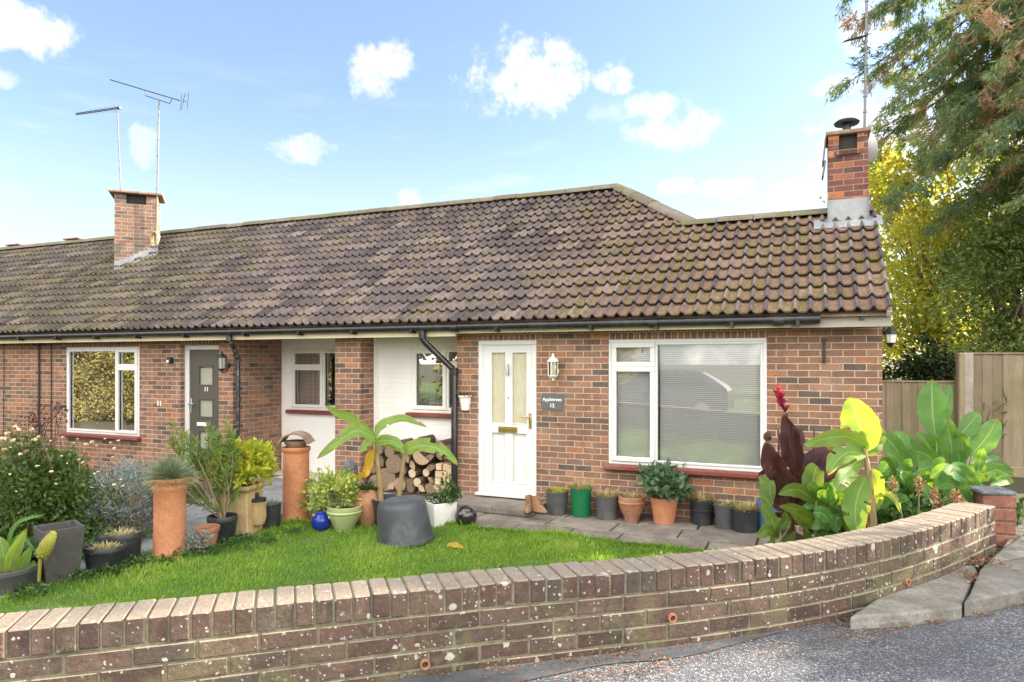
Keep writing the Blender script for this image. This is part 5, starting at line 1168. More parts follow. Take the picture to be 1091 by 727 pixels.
# step and boots
x0, x1 = X(489), X(583); w = MB(); yF = at_z(540, 552, .0).y
w.prism([(x0-.02, yF+.05), (x1-.06, yF), (x1, yF+.04), (x1+.02, -.006), (x0, -.006)], .03, .115, .5); struct(w, 'door_step', 'slab', bevel=.014)
def boot(p, rz, s=1.0, t=None):
    mt_ = Matrix.Translation(p) @ Matrix.Rotation(rz, 4, 'Z') @ Matrix.Scale(s, 4); w = MB(); sg = 20; vs = []; fs = []
    secs = [(.0, .0, .135, .046), (.03, .006, .132, .044), (.07, .022, .105, .042), (.10, .045, .075, .043), (.14, .052, .066, .045), (.175, .054, .068, .047), (.185, .054, .068, .048), (.185, .054, .058, .039), (.12, .05, .05, .034)]
    for (z, cy, ly, lx_) in secs:
        for k in range(sg):
            a = 2*PI*k/sg; yy = -math.cos(a)*ly; taper_ = 1-.22*max(0, -yy/ly)**2 if z < .09 else 1; vs.append(mt_ @ Vector((math.sin(a)*lx_*taper_, cy+yy, z+.016)))
    for i in range(len(secs)-1):
        for k in range(sg): k2 = (k+1) % sg; fs.append((i*sg+k, i*sg+k2, (i+1)*sg+k2, (i+1)*sg+k))
    fs.append(tuple(range((len(secs)-1)*sg, len(secs)*sg))); w.add(vs, fs, .5, 0, True); b = w.build('upper', 'leather', t)
    w = MB(); w.lathe((0, 0, 0), [(.049, 0), (.052, .004), (.052, .018), (.047, .020)], 22, sx=1, sy=2.8, mat=mt_); w.build('sole', 'sole', t)
    w = MB()
    for k in range(4): z = .085+.026*k; yb = -.045-.006*k+.03 if k else -.05; w.tube([mt_ @ Vector((-.022, yb-.012, z)), mt_ @ Vector((0, yb-.024, z+.006)), mt_ @ Vector((.022, yb-.012, z+.012))], .004, 5)
    w.tube([mt_ @ Vector((0, .10, .19)), mt_ @ Vector((0, .125, .21)), mt_ @ Vector((0, .115, .17))], .005, 5); w.build('laces', 'sole', t)
for px, py, rz, lab in ((560, 549.5, .25, 'tan suede boot standing toe forward at the left on the doorstep'), (571.5, 550, 1.25, 'tan suede boot turned sideways to the right on the doorstep')):
    p = at_z(px, py-2, .115); t = thing('boot', lab, 'boot', (p.x, p.y+.08, .115), 'pair of boots on the doorstep'); boot(Vector((p.x, p.y+.08, .115)), rz, .92, t)
# fallen leaf on the lawn
p = at_z(486, 585, .05); t = thing('fallen_leaf', 'single large yellow leaf lying on the lawn', 'leaf', tuple(p)); big_leaf('leaf_blade', 'bananadry', t, [p+Vector((-.11, .02, .02)), p+Vector((-.02, 0, .035)), p+Vector((.09, -.01, .02))], .075, 0, .4, .1, face=(0, -.5, 1))

# ------- firewood
logp = thing('log_pile_base', 'dark plank under the firewood stack', 'plank', (-5.1, .25, .02)); w = MB()
for y in (.12, .38): w.box((-5.15, y, .045), (1.45, .08, .045), bev=.006)
w.build('plank', 'bark', logp)
LZ = 6.06
def zp_(x, y): return 340+x/LZ, 450+y/LZ
LOGS = [(482, 272, 122, 'r', .15), (400, 240, 100, 's', .1), (452, 195, 70, 'r', .2), (432, 372, 150, 'r', .3), (352, 365, 80, 's', .35), (600, 331, 56, 'r', .97), (690, 326, 50, 'r', .72), (633, 388, 58, 'r', .95), (645, 238, 110, 's', .45),
        (606, 275, 66, 's', .55), (722, 300, 66, 's', .2), (520, 400, 90, 'r', .45), (586, 392, 60, 'r', .05), (655, 448, 60, 's', .8), (714, 440, 72, 'r', .25), (460, 462, 76, 's', .6), (560, 478, 70, 's', .5), (548, 175, 66, 's', .1), (642, 146, 70, 's', .05),
        (600, 172, 50, 'r', .25), (785, 145, 70, 's', .12), (724, 378, 50, 's', .5), (585, 440, 56, 'r', .1), (835, 172, 50, 's', .1), (372, 440, 66, 'r', .1), (510, 145, 60, 's', .1), (706, 230, 64, 's', .3), (345, 300, 62, 'r', .08), (385, 180, 60, 'r', .12), (540, 300, 60, 's', .2),
        (770, 210, 60, 's', .2), (700, 165, 60, 's', .15), (560, 235, 60, 's', .25), (330, 430, 60, 's', .2), (500, 490, 56, 's', .3), (650, 500, 60, 's', .2), (730, 490, 56, 's', .2), (400, 500, 60, 'r', .2), (330, 500, 50, 's', .2), (590, 510, 50, 'r', .2), (830, 230, 60, 's', .15)]
lab = {'r': 'round sawn log with bark in the firewood stack', 's': 'split wedge of log in the firewood stack'}
for (lx_, ly, dm, kind, tone) in LOGS:
    px, py = zp_(lx_, ly); yf = R.uniform(.02, .10); p = at_y(px, py, yf); r_ = dm/LZ/2*depth(p)/FPX; p.z = max(p.z, .07+r_*.9); L = .46-yf-.01
    t = thing('log', lab[kind] if dm < 140 else 'largest dark round log low in the firewood stack', 'log', (p.x, yf, p.z), {'r': 'round logs in the firewood stack', 's': 'split logs in the firewood stack'}[kind] if dm < 140 else None)
    w = MB(); sg = 22; ph = R.uniform(0, 6); vs = []; prof = []; tone = min(1, tone+R.uniform(0, .3))
    a0 = R.uniform(0, 2*PI); span = 2*PI if kind == 'r' else R.choice((PI, PI*.75, PI*.62))
    if kind == 'r': pr = [(math.cos(a)*r_*(1+.05*math.sin(2*a+ph)+.03*math.sin(5*a)), math.sin(a)*r_*(1+.04*math.cos(3*a+ph))) for a in [2*PI*k/sg for k in range(sg)]]
    else:
        q = r_*1.25; pr = [(math.cos(a0+span*k/12)*q, math.sin(a0+span*k/12)*q) for k in range(13)]+[(0.0, 0.0)]; mx = sum(v[0] for v in pr)/14; mz = sum(v[1] for v in pr)/14; pr = [(v[0]-mx, v[1]-mz) for v in pr]
    n = len(pr); tl = R.uniform(-.03, .03)
    for j, yy in enumerate((0, .004, L)):
        k = .97 if j == 0 else 1
        vs += [(p.x+u*k+tl*yy, yf+yy, p.z+v*k) for u, v in pr]
    w.add(vs, [tuple(range(n)), tuple(reversed(range(2*n, 3*n)))], tone, 1, False, [[(u, v) for u, v in pr], [(u, v) for u, v in pr[::-1]]])
    w.add(vs, [(j*n+i, j*n+(i+1) % n, (j+1)*n+(i+1) % n, (j+1)*n+i)[::-1] for j in range(2) for i in range(n if kind == 'r' else n)], R.random(), 0, kind == 'r')
    w.build('log_body', ['logbark', 'logend'], t)
KB = [(772, 290), (815, 292), (765, 338), (805, 340), (845, 335), (762, 383), (818, 384), (755, 430), (800, 430), (842, 300), (765, 470), (810, 470), (848, 380), (845, 430)]
for i, (lx_, ly) in enumerate(KB):
    px, py = zp_(lx_, ly); p = at_y(px, py, .0); s = 43/LZ*depth(p)/FPX
    t = thing('kindling_block', 'pale square sawn wood block stacked at the right end of the logs', 'wood block', (p.x, .0, p.z), 'kindling blocks beside the logs'); w = MB(); w.box((p.x, .20+R.uniform(-.01, .01), p.z), (s*R.uniform(.9, 1.02), .40, s*R.uniform(.92, 1.0)), rz=R.uniform(-.05, .05), bev=.004, rnd=R.random()); w.build('block', 'kindling', t)
# ------------------------------------------------------------------ beds: left side
p = at_z(52, 575, 0); dr = depth(p); t = thing('rose_bush', 'large green rose bush with cream white blooms left of the path', 'rose bush', tuple(p)); lb = LB(); cc = None
for (px, py, d, rx_, rz_, n, k) in ((50, 545, dr+.15, .62, .52, 4600, 110), (18, 530, dr+.1, .55, .55, 3200, 80), (88, 552, dr+.1, .48, .42, 2600, 60), (64, 505, dr+.35, .42, .30, 1700, 44), (10, 575, dr-.2, .45, .3, 1700, 40)):
    q = at_d(px, py, d); c2 = bush(lb, tuple(q), (rx_, rx_*.8, rz_), n, .055, .032, .25, k, .26, .45, -.85, flat=.35); cc = c2 if cc is None else np.concatenate([cc, c2])
q = at_d(22, 478, dr+.1); c3 = bush(lb, tuple(q), (.42, .3, .16), 260, .05, .03, .2, 20, .3, .4, -1); lb.build('foliage', 'l_rose', t)
stems(t, (p.x, p.y+.1, 0), list(cc[::9])+list(c3[::3]), .010, .003, 'bark')
fl = [(3, 468), (8, 462), (14, 470), (20, 458), (26, 474), (12, 478), (30, 480), (22, 484), (36, 470), (5, 480), (16, 455), (34, 458), (41, 466), (54, 470), (67, 466), (83, 468), (79, 472), (92, 474), (103, 475), (122, 478), (120, 487), (101, 505), (105, 503), (66, 486), (40, 497), (60, 516), (18, 524), (88, 493), (84, 490), (122, 517), (129, 511), (131, 518), (112, 468), (98, 471), (72, 494), (11, 506), (55, 503), (126, 470), (118, 472)]
def flower(par, p, r, mat='petal'):
    lb = LB(); n = 14; a = NR.uniform(0, 2*PI, n); D = np.stack([np.cos(a), np.sin(a)-.5, NR.uniform(-.1, .9, n)], 1); lb.leaves(np.tile(np.array(p), (n, 1)), D, NR.normal(size=(n, 3))+[0, -1, .6], r*NR.uniform(.8, 1.15, n), r*.95, NR.random(n)); return lb.build('flower', mat, par)
for i, (a, b) in enumerate(fl): q = at_d(a, b, dr+(-.35 if b > 482 else .0)+R.uniform(-.1, .1)); flower(t, q, R.uniform(.024, .040) if i < 12 else R.uniform(.012, .024))
for i, (a, b) in enumerate(fl):
    if (b < 482 or i > 27) and i % 3 == 0: w = MB(); q = at_d(a, b, dr+.02); g0 = Vector(cc[R.randrange(len(cc))]); g0 = Vector((q.x+R.uniform(-.15, .15), q.y+R.uniform(0, .15), q.z-.35)); w.tube([g0, (g0+q)/2+Vector((.02, 0, .03)), q], [.006, .003], 5); w.build('cane', 'twig', t)
p = at_z(48, 545, 0); t = thing('red_shrub', 'dark red-leaved shrub behind the rose bush against the brick', 'shrub', tuple(p)); lb = LB(); tips = []
d_ = depth(p)
for (a, b) in ((40, 442), (58, 436), (66, 441), (46, 452), (42, 462), (52, 448), (36, 449), (61, 432), (30, 447)): tips.append(at_d(a, b, d_)); n = 20; lb.leaves(NR.normal(size=(n, 3))*[.07, .06, .04]+np.array(tips[-1]), NR.normal(size=(n, 3)), NR.normal(size=(n, 3)), .045, .022, NR.random(n))
lb.build('foliage', 'l_red', t); stems(t, p, tips, .008, .004, 'bark')
p = at_z(140, 571, 0); dg = depth(p); t = thing('silver_shrub', 'rounded grey-blue feathery shrub under the left window', 'shrub', tuple(p)); lb = LB()
q = at_d(138, 534, dg+.15); cc = bush(lb, tuple(q), (.46, .40, .47), 6500, .055, .010, .5, 170, .15, .6, -.6, flat=.2); q2 = at_d(112, 548, dg); cc2 = bush(lb, tuple(q2), (.26, .25, .24), 1800, .05, .010, .5, 60, .16, .6, -.6, flat=.2); lb.build('foliage', 'l_silver', t); stems(t, p, list(cc[::3])+list(cc2[::4]), .010, .003, 'twig')
p = at_z(112, 582, 0); t = thing('ground_cover', 'low green weedy plants at the foot of the rose and silver shrub', 'ground cover', tuple(p)); t['kind'] = 'thing'; lb = LB()
for (a, b, rx_, n) in ((95, 574, .3, 420), (125, 576, .28, 380), (140, 573, .22, 260), (70, 590, .3, 380), (45, 596, .3, 260)): q = at_z(a, b, .06); bush(lb, tuple(q), (rx_, .2, .09), n, .05, .03, .3, 30, .3, .4, -.3)
for (a, b) in ((88, 562), (98, 560), (80, 566)): q = at_z(a, b+10, 0); tuft(lb, (q.x, q.y, 0), .12, 120, .34, .010, 1.0, (.3, 1), .5)
lb.build('foliage', 'l_green', t)
lbw = LB()                                                 # weeds along the lawn's left edge
for k in range(46):
    f = R.random(); a = 20+f*300; b = 634-f*66+(-5 if 60 < a < 260 else 0)+R.uniform(-4, 4); q = at_z(a, b, .04); bush(lbw, tuple(q), (.10, .07, .05), 46, .035, .022, .3, 8, .3, .4, -.3)
tag(lbw.build('edge_weeds', 'l_green'), 'small green weeds along the foot of the pots at the lawn edge', 'weeds', kind='stuff')
# ------------------------------------------------------------------ beds: right side by the wall
dc = 5.55; zb = .33
pc = at_d(848, 560, dc); pc.z = float(hgt(pc.x, pc.y)); t = thing('canna_plant', 'dark purple-leaved canna with one red flower before the brick wall', 'canna', tuple(pc))
w = MB()
for l in ([(846, 590), (843, 530), (842, 470), (838, 440)], [(860, 590), (862, 540), (860, 490)], [(836, 590), (834, 540), (826, 495)], [(868, 590), (872, 540), (870, 500)]): w.tube(pd(l, dc), [.016, .007], 8)
for l in ([(855, 500), (855, 478), (851, 457)], [(867, 500), (867, 470), (867.5, 458)], [(829, 495), (830, 470), (829, 457)]): w.tube(pd(l, dc), [.007, .006], 6)
w.build('stem', 'stempurple', t)
mm = dc/FPX
CD = [([(843, 500), (843, 478), (841, 460), (835, 441)], 17, .35, 0), ([(842, 470), (848, 462), (852, 468), (857, 476)], 10, .5, -.03), ([(846, 510), (848, 490), (846, 470), (845, 455)], 13, -.7, -.05), ([(836, 508), (829, 503), (820, 490), (816, 470)], 21, -.25, -.03), ([(820, 470), (818, 465), (822, 462)], 7, .3, 0),
      ([(858, 520), (860, 500), (868, 485), (886, 478)], 15, .75, .02), ([(862, 512), (872, 500), (880, 488), (884, 476)], 30, .35, .05), ([(840, 535), (835, 520), (830, 505), (820, 497)], 22, .2, -.04), ([(836, 545), (830, 530), (824, 515), (822, 503)], 20, -.3, .0), ([(846, 532), (850, 518), (846, 505)], 12, -.4, -.03),
      ([(866, 540), (878, 528), (884, 510), (882, 498)], 16, -.5, .04), ([(850, 540), (856, 522), (864, 512), (873, 508)], 14, .6, -.02), ([(834, 560), (842, 572), (856, 578), (866, 572)], 12, .2, -.04), ([(838, 505), (828, 497), (812, 503), (806, 510)], 6, .9, -.03), ([(858, 560), (866, 535), (874, 520), (880, 505)], 20, .4, .06), ([(850, 560), (842, 540), (838, 525), (842, 508)], 19, -.4, .04), ([(862, 570), (876, 552), (886, 545), (892, 548)], 14, .3, .05), ([(846, 575), (838, 560), (830, 552), (822, 556)], 13, .3, .05), ([(856, 545), (854, 525), (858, 508), (862, 496)], 16, .7, .05)]
for l, wd, tl, fn in CD: big_leaf('leaf', 'cannadark', t, pd(l, dc, 0, fn), wd*1.25*mm, tl, .45, .05, .42)
lb = LB(); n = 90; q = np.linspace(0, 1, n); c0, c1 = np.array(at_d(836.5, 440, dc-.03)), np.array(at_d(829, 417, dc-.03)); P = c0+(c1-c0)*q[:, None]+NR.normal(size=(n, 3))*.010*(q[:, None]+.5); lb.leaves(P, (c1-c0)*2+NR.normal(size=(n, 3))*.16, NR.normal(size=(n, 3)), .05, .018+.012*q, np.clip(q+NR.normal(0, .2, n), 0, 1)); lb.build('flower', 'petalred', t)
# striped green cannas
dk = 5.25; mk = dk/FPX; p = at_d(869, 575, dk); p.z = float(hgt(p.x, p.y)); t = thing('canna_plant', 'green canna with dark striped leaves standing upright in front of the purple one', 'canna', tuple(p))
w = MB(); w.tube(pd([(869, 600), (869.5, 565), (870, 540), (869, 520)], dk), [.018, .008], 8); w.build('stem', 'stemgreen', t)
for l, wd, tl, fn in (([(868, 528), (866, 515), (869, 500), (871, 497)], 19, .2, 0), ([(869, 535), (855, 524), (842, 522), (829, 527)], 14, .25, -.03), ([(868, 552), (853, 545), (842, 541), (830, 539)], 11, .3, -.03), ([(869, 545), (880, 537), (890, 533), (901, 535)], 11, -.3, .01),
                      ([(870, 562), (886, 550), (902, 548), (917, 552)], 17, -.2, -.03), ([(868, 562), (858, 556), (850, 548), (842, 546)], 13, .4, -.05), ([(871, 578), (876, 568), (879, 558), (878, 548)], 12, .6, -.05), ([(870, 540), (874, 528), (878, 520), (884, 516)], 12, -.5, .03), ([(868, 590), (862, 574), (858, 562)], 10, .5, -.05)): big_leaf('leaf', 'cannagreen', t, pd(l, dk, 0, fn), wd*1.15*mk, tl, .3, .05, .42)
p = at_d(825, 580, dk); p.z = float(hgt(p.x, p.y)); t = thing('canna_plant', 'low green canna shoots at the bed end next to the blue pot', 'canna', tuple(p)); w = MB()
for l in ([(826, 600), (824, 560), (816, 530)], [(832, 600), (832, 575), (842, 560)]): w.tube(pd(l, dk), [.012, .005], 7)
w.build('stem', 'stemgreen', t)
for l, wd, tl, fn in (([(828, 575), (824, 558), (818, 545), (813, 532)], 13, .4, 0), ([(822, 540), (816, 528), (815, 515), (808, 507)], 13, -.3, .02), ([(828, 572), (818, 565), (812, 568), (807, 573)], 12, .4, -.04), ([(830, 565), (838, 555), (836, 545)], 10, .4, -.03), ([(832, 585), (840, 576), (846, 566)], 9, -.4, -.04), ([(822, 580), (826, 560), (832, 552)], 8, .8, -.02), ([(822, 535), (820, 520), (824, 512)], 11, .1, .02), ([(830, 588), (822, 580), (816, 582)], 7, .2, -.04)): big_leaf('leaf', 'cannagreen', t, pd(l, dk, 0, fn), wd*1.15*mk, tl, .4, .05, .45)
# banana plant on the right
db = 4.95; mb_ = db/FPX; p = at_d(930, 575, db); p.z = float(hgt(p.x, p.y)); t = thing('banana_plant', 'single-stemmed young banana with upright yellow-lit leaf behind the wall', 'banana plant', tuple(p))
w = MB(); w.tube(pd([(932, 590), (930, 555), (927, 520), (924, 495), (921, 478)], db), [.030, .027, .024, .018, .012], 12)
for k in range(9): f = k/9; a = at_d(931-6*f, 580-75*f, db); w.tube([a+Vector((R.uniform(-.025, .025), -.02, 0)), a+Vector((R.uniform(-.035, .035), -.03, .12))], [.011, .002], 5)
w.build('stem', 'stembanana', t)
for l, wd, tl, fn in (([(922, 482), (919, 462), (913, 443), (905, 423)], 31, .1, .02), ([(923, 486), (928, 470), (928, 460), (918, 446)], 24, -.7, .03), ([(926, 478), (905, 466), (880, 467), (856, 474)], 17, .55, -.03), ([(922, 484), (905, 482), (893, 490), (882, 506)], 19, -.5, -.06), ([(920, 492), (906, 500), (897, 510), (890, 527)], 18, .55, -.05),
                      ([(924, 505), (914, 528), (911, 550), (916, 575)], 22, .2, -.03), ([(926, 500), (934, 508), (936, 525), (934, 545)], 12, -.4, .0), ([(932, 530), (945, 526), (955, 534), (960, 548)], 5, .2, -.02)): big_leaf('leaf', 'banana', t, pd(l, db, 0, fn), wd*1.25*mb_, tl, .3, .055, tear=2)
# big green ginger clump
dg = 5.6; mg = dg/FPX; p = at_d(1010, 545, dg); p.z = float(hgt(p.x, p.y)); t = thing('ginger_clump', 'big clump of broad paddle leaves by the wooden fence', 'ginger plant', tuple(p))
w = MB()
for l in ([(1005, 570), (1000, 520), (997, 462)], [(1012, 570), (1014, 530), (1013, 490)], [(1020, 570), (1028, 520), (1036, 480)], [(975, 570), (970, 530), (960, 495)], [(1015, 570), (1030, 540), (1045, 510)], [(990, 575), (985, 540), (982, 500)]): w.tube(pd(l, dg), [.014, .006], 7)
w.build('stem', 'stemgreen', t)
for l, wd, tl, fn in (([(997, 468), (994, 445), (993, 425), (993, 404)], 26, .1, .03), ([(1000, 470), (1003, 448), (1009, 428), (1011, 408)], 14, -.7, .04), ([(1014, 496), (1014, 478), (1011, 460), (1008, 443)], 17, .1, .0), ([(1020, 466), (1028, 458), (1036, 448), (1044, 440)], 18, -.3, .05), ([(1034, 486), (1044, 475), (1054, 462), (1063, 445)], 22, .2, .02),
                      ([(1003, 498), (994, 490), (983, 483), (970, 479)], 16, .3, -.04), ([(1018, 503), (1014, 512), (1009, 520), (1002, 529)], 24, .1, -.06), ([(1022, 509), (1034, 506), (1046, 505), (1059, 509)], 21, -.25, -.04), ([(1046, 500), (1058, 497), (1070, 499), (1082, 507)], 10, .2, .03), ([(1036, 494), (1046, 490), (1056, 486), (1066, 487)], 10, .3, .05), ([(1055, 517), (1065, 514), (1073, 512), (1080, 515)], 9, .2, .03),
                      ([(1008, 492), (1003, 480), (997, 470), (990, 465)], 14, .5, .0), ([(1000, 500), (996, 488), (986, 470), (976, 460)], 13, -.2, .03), ([(1026, 496), (1026, 480), (1024, 468), (1018, 460)], 16, .5, -.02), ([(1016, 505), (1022, 490), (1020, 478)], 13, -.4, -.04), ([(1024, 512), (1028, 522), (1032, 530), (1034, 536)], 13, .3, -.05), ([(1036, 515), (1044, 524), (1046, 532)], 14, .2, -.02),
                      ([(968, 498), (957, 482), (948, 470), (938, 462)], 18, .2, .02), ([(970, 500), (962, 480), (958, 466), (955, 458)], 14, -.4, .05), ([(966, 505), (952, 498), (944, 492), (936, 492)], 12, .3, -.02), ([(972, 505), (973, 485), (968, 470), (966, 462)], 13, .3, .03), ([(972, 512), (962, 500), (955, 488), (944, 482)], 12, -.2, -.04), ([(976, 515), (966, 518), (960, 526), (962, 536)], 15, .2, -.05), ([(978, 505), (986, 495), (985, 482), (980, 470)], 12, .4, .02), ([(984, 520), (976, 512), (970, 514), (964, 522)], 13, -.3, -.05), ([(1005, 520), (1003, 532), (1006, 541)], 13, .1, -.05), ([(950, 520), (944, 512), (938, 505)], 12, .2, -.03), ([(955, 530), (948, 524), (942, 522)], 11, -.2, -.02), ([(990, 540), (982, 530), (976, 528)], 12, .2, -.04)): big_leaf('leaf', 'ginger', t, pd(l, dg, 0, fn), wd*1.1*mg, tl, .22, .05, .5)
for k in range(46):
    a0, b0 = R.uniform(940, 1052), R.uniform(505, 545); an = R.uniform(-PI*.95, -PI*.05); L = R.uniform(16, 34); bend = R.uniform(2, 12)
    if b0+L*math.sin(an) < 452+abs(a0-1000)*.35: continue
    l = [(a0, b0), (a0+math.cos(an)*L*.5, b0+math.sin(an)*L*.6), (a0+math.cos(an)*L, b0+math.sin(an)*L+bend)]
    big_leaf('leaf', 'ginger', t, pd(l, dg-R.uniform(.05, .45), 0, R.uniform(-.08, .02)), R.uniform(9, 15)*mg, R.uniform(-.7, .7), .25, .06, .5)
for l, wd in (([(1028, 512), (1030, 518), (1026, 526)], 11), ([(1000, 508), (993, 512), (986, 510)], 10), ([(1038, 520), (1042, 530), (1038, 538)], 12), ([(990, 520), (992, 528), (1000, 532)], 9)): big_leaf('dead_leaf', 'bananadry', t, pd(l, dg-.08), wd*mg, .2, .3, .05)
p = at_d(905, 560, 5.2); p.z = float(hgt(p.x, p.y)); t = thing('canna_plant', 'loose plain green canna leaves filling the bed behind the young banana', 'canna', tuple(p)); w = MB()
for l in ([(885, 590), (886, 555), (884, 530)], [(905, 590), (906, 550), (908, 520)], [(945, 585), (946, 550), (944, 528)]): w.tube(pd(l, 5.25), [.012, .005], 7)
w.build('stem', 'stemgreen', t)
for k in range(30):
    a0, b0 = R.choice((886, 906, 945))+R.uniform(-4, 4), R.uniform(528, 572); an = R.uniform(-PI*.95, -PI*.05); L = R.uniform(16, 32)
    l = [(a0, b0), (a0+math.cos(an)*L*.5, b0+math.sin(an)*L*.6), (a0+math.cos(an)*L, b0+math.sin(an)*L+R.uniform(0, 10))]
    big_leaf('leaf', 'ginger', t, pd(l, 5.12+R.uniform(-.1, .2), 0, R.uniform(-.06, .03)), R.uniform(9, 15)*5.25/FPX, R.uniform(-.7, .7), .3, .06, .45)
# dry flower stalks and low weeds behind the wall
dw = 4.75; p = at_d(975, 560, dw); p.z = float(hgt(p.x, p.y)); t = thing('dry_flower_stalks', 'dead brown flower stalks rising behind the wall coping', 'plant', tuple(p)); w = MB(); lb = LB()
for l in ([(966, 572), (960, 545), (951, 518)], [(977, 572), (979, 545), (979, 516)], [(988, 570), (992, 548), (996, 528)], [(1004, 568), (1010, 550), (1018, 530)], [(990, 572), (998, 555), (1001, 540)], [(1016, 565), (1020, 550), (1024, 540)]):
    w.tube(pd(l, dw), [.005, .003], 5); q = np.array(at_d(*l[-1], dw)); n = 110; lb = LB(); lb.leaves(q+NR.normal(size=(n, 3))*[.011, .011, .026], NR.normal(size=(n, 3)), NR.normal(size=(n, 3)), .022, .012, .5+.5*NR.random(n)); lb.build('seed_head', 'l_dry', t)
w.build('stem', 'twig', t)
p = at_d(985, 560, 5.0); p.z = float(hgt(p.x, p.y)); t = thing('leafy_weeds', 'low bright green leafy plants between banana and ginger clump', 'plant', tuple(p)); lb = LB()
for (a, b, d, rx_, rz_, n) in ((950, 552, 5.2, .22, .14, 420), (975, 560, 5.0, .2, .10, 320), (1000, 545, 5.1, .18, .12, 260), (955, 530, 5.5, .2, .14, 300), (900, 575, 5.1, .2, .08, 160)): bush(lb, tuple(at_d(a, b, d)), (rx_, .2, rz_), n, .06, .04, .3, 34, .3, .4, -.8)
lb.build('foliage', 'l_green', t)
# ------------------------------------------------------------------ fences and pier
def fence(name, label, pa, pb, z0, ztop, rot_boards=.10, cap=False):
    a, b = Vector(pa), Vector(pb); L = (b-a).length; tv_ = (b-a).normalized(); nr = Vector((tv_.y, -tv_.x, 0)); t = thing(name, label, 'fence', (a.x, a.y, z0)); n = int(L/rot_boards)
    w = MB(); ang = math.atan2(tv_.y, tv_.x)
    for k in range(n):
        c = a+tv_*(L*(k+.5)/n)+nr*(.004*(k % 2)+R.uniform(0, .003)); h = ztop-z0+R.uniform(-.006, .004); w.box((0, 0, 0), (L/n*1.12, .012, h), bev=.003, mat=Matrix.Translation((c.x, c.y, z0+h/2)) @ Matrix.Rotation(ang, 4, 'Z') @ Matrix.Rotation(.06+R.uniform(-.01, .01), 4, 'Z'))
    w.build('boards', 'fence', t)
    w = MB()
    for z in (z0+.2, (z0+ztop)/2, ztop-.15): c = (a+b)/2-nr*.03; w.box((c.x, c.y, z), (L, .04, .06), rz=ang)
    w.build('rail', 'fence', t)
    if cap: w = MB(); c = (a+b)/2; w.box((c.x, c.y, ztop+.014), (L, .05, .022), rz=ang, bev=.004); w.build('cap_rail', 'fence', t)
    return t
dF = 8.7
F0, F1 = at_d(936, 408, dF+.25), at_d(1022, 408, dF-.05)
fence('wooden_fence', 'lower grey board fence panel between the house and the concrete post', (F0.x, F0.y, 0), (F1.x, F1.y, 0), .5, CAM.z-(408-HOR)/FPX*dF, .085, True)
T0, T1 = at_d(1036, 378, dF-.15), at_d(1250, 378, dF-.9)
fence('wooden_fence', 'taller board fence panel at the right of the concrete post', (T0.x, T0.y, 0), (T1.x, T1.y, 0), .62, CAM.z+(HOR-378)/FPX*(dF-.2), .105, True)
w = MB(); c = (T0+T1)/2; w.box((c.x, c.y, .53), ((T1-T0).length, .05, .17), rz=math.atan2(T1.y-T0.y, T1.x-T0.x)); t = thing('gravel_board', 'dark board under the taller fence panel', 'board', (c.x, c.y, .45)); w.build('board', 'fence', t)
for px, wd_, mt_, lab in ((1029.5, 11, 'post', 'pale concrete fence post between the two fence panels'), (1023, 6, 'fence', 'thin weathered timber post beside the concrete post')):
    p = at_d(px, 376, dF-.15); t = thing('fence_post', lab, 'post', (p.x, p.y, .45)); w = MB(); h = p.z-.45; w.box((p.x, p.y, .45+h/2), (wd_*dF/FPX, .11, h), rz=PHI*.5, bev=.012); w.build('post', mt_, t)
p = at_d(1059, 600, 5.05); zt = CAM.z-(523-HOR)/FPX*5.0; t = thing('brick_pier', 'short brick pier with a flat stone cap past the wall end', 'pier', (p.x, p.y, .6)); w = MB(); rz_ = .12
for k in range(5): w.box((p.x, p.y, zt-.02-.05-k*.094), (.21, .21, .084), rz=rz_, bev=.006)
w.build('bricks', 'pier', t); w = MB(); w.box((p.x, p.y, zt-.25), (.197, .197, .46), rz=rz_); w.build('mortar', 'wallmortar', t); w = MB(); w.box((p.x-.02, p.y, zt-.008), (.235, .235, .026), rz=rz_+.1, bev=.006); w.build('cap', 'stone', t)
p = at_z(1085, 562, .6); t = thing('leafy_weeds', 'small green weed sprouting beside the brick pier', 'plant', (p.x, p.y, .6)); lb = LB(); q = at_d(1082, 548, depth(p)); bush(lb, tuple(q), (.06, .08, .14), 150, .05, .025, .3, 16, .3, .4, -1); lb.build('foliage', 'l_green', t)
dn = 6.9; p = at_z(1088, 545, .56); t = thing('dead_creeper', 'thin dark bare twigs of dead creeper against the taller fence', 'creeper', (p.x, p.y, .56)); w = MB(); dd_ = dF-.3
for k in range(16):
    a, b = R.uniform(1045, 1088), R.uniform(430, 480); l = [(a, b)]
    for _ in range(4): a += R.uniform(-9, 9); b -= R.uniform(-3, 12); l.append((a, b))
    w.tube(pd(l, dd_), [.006, .002], 5)
w.build('twigs', 'bark', t)
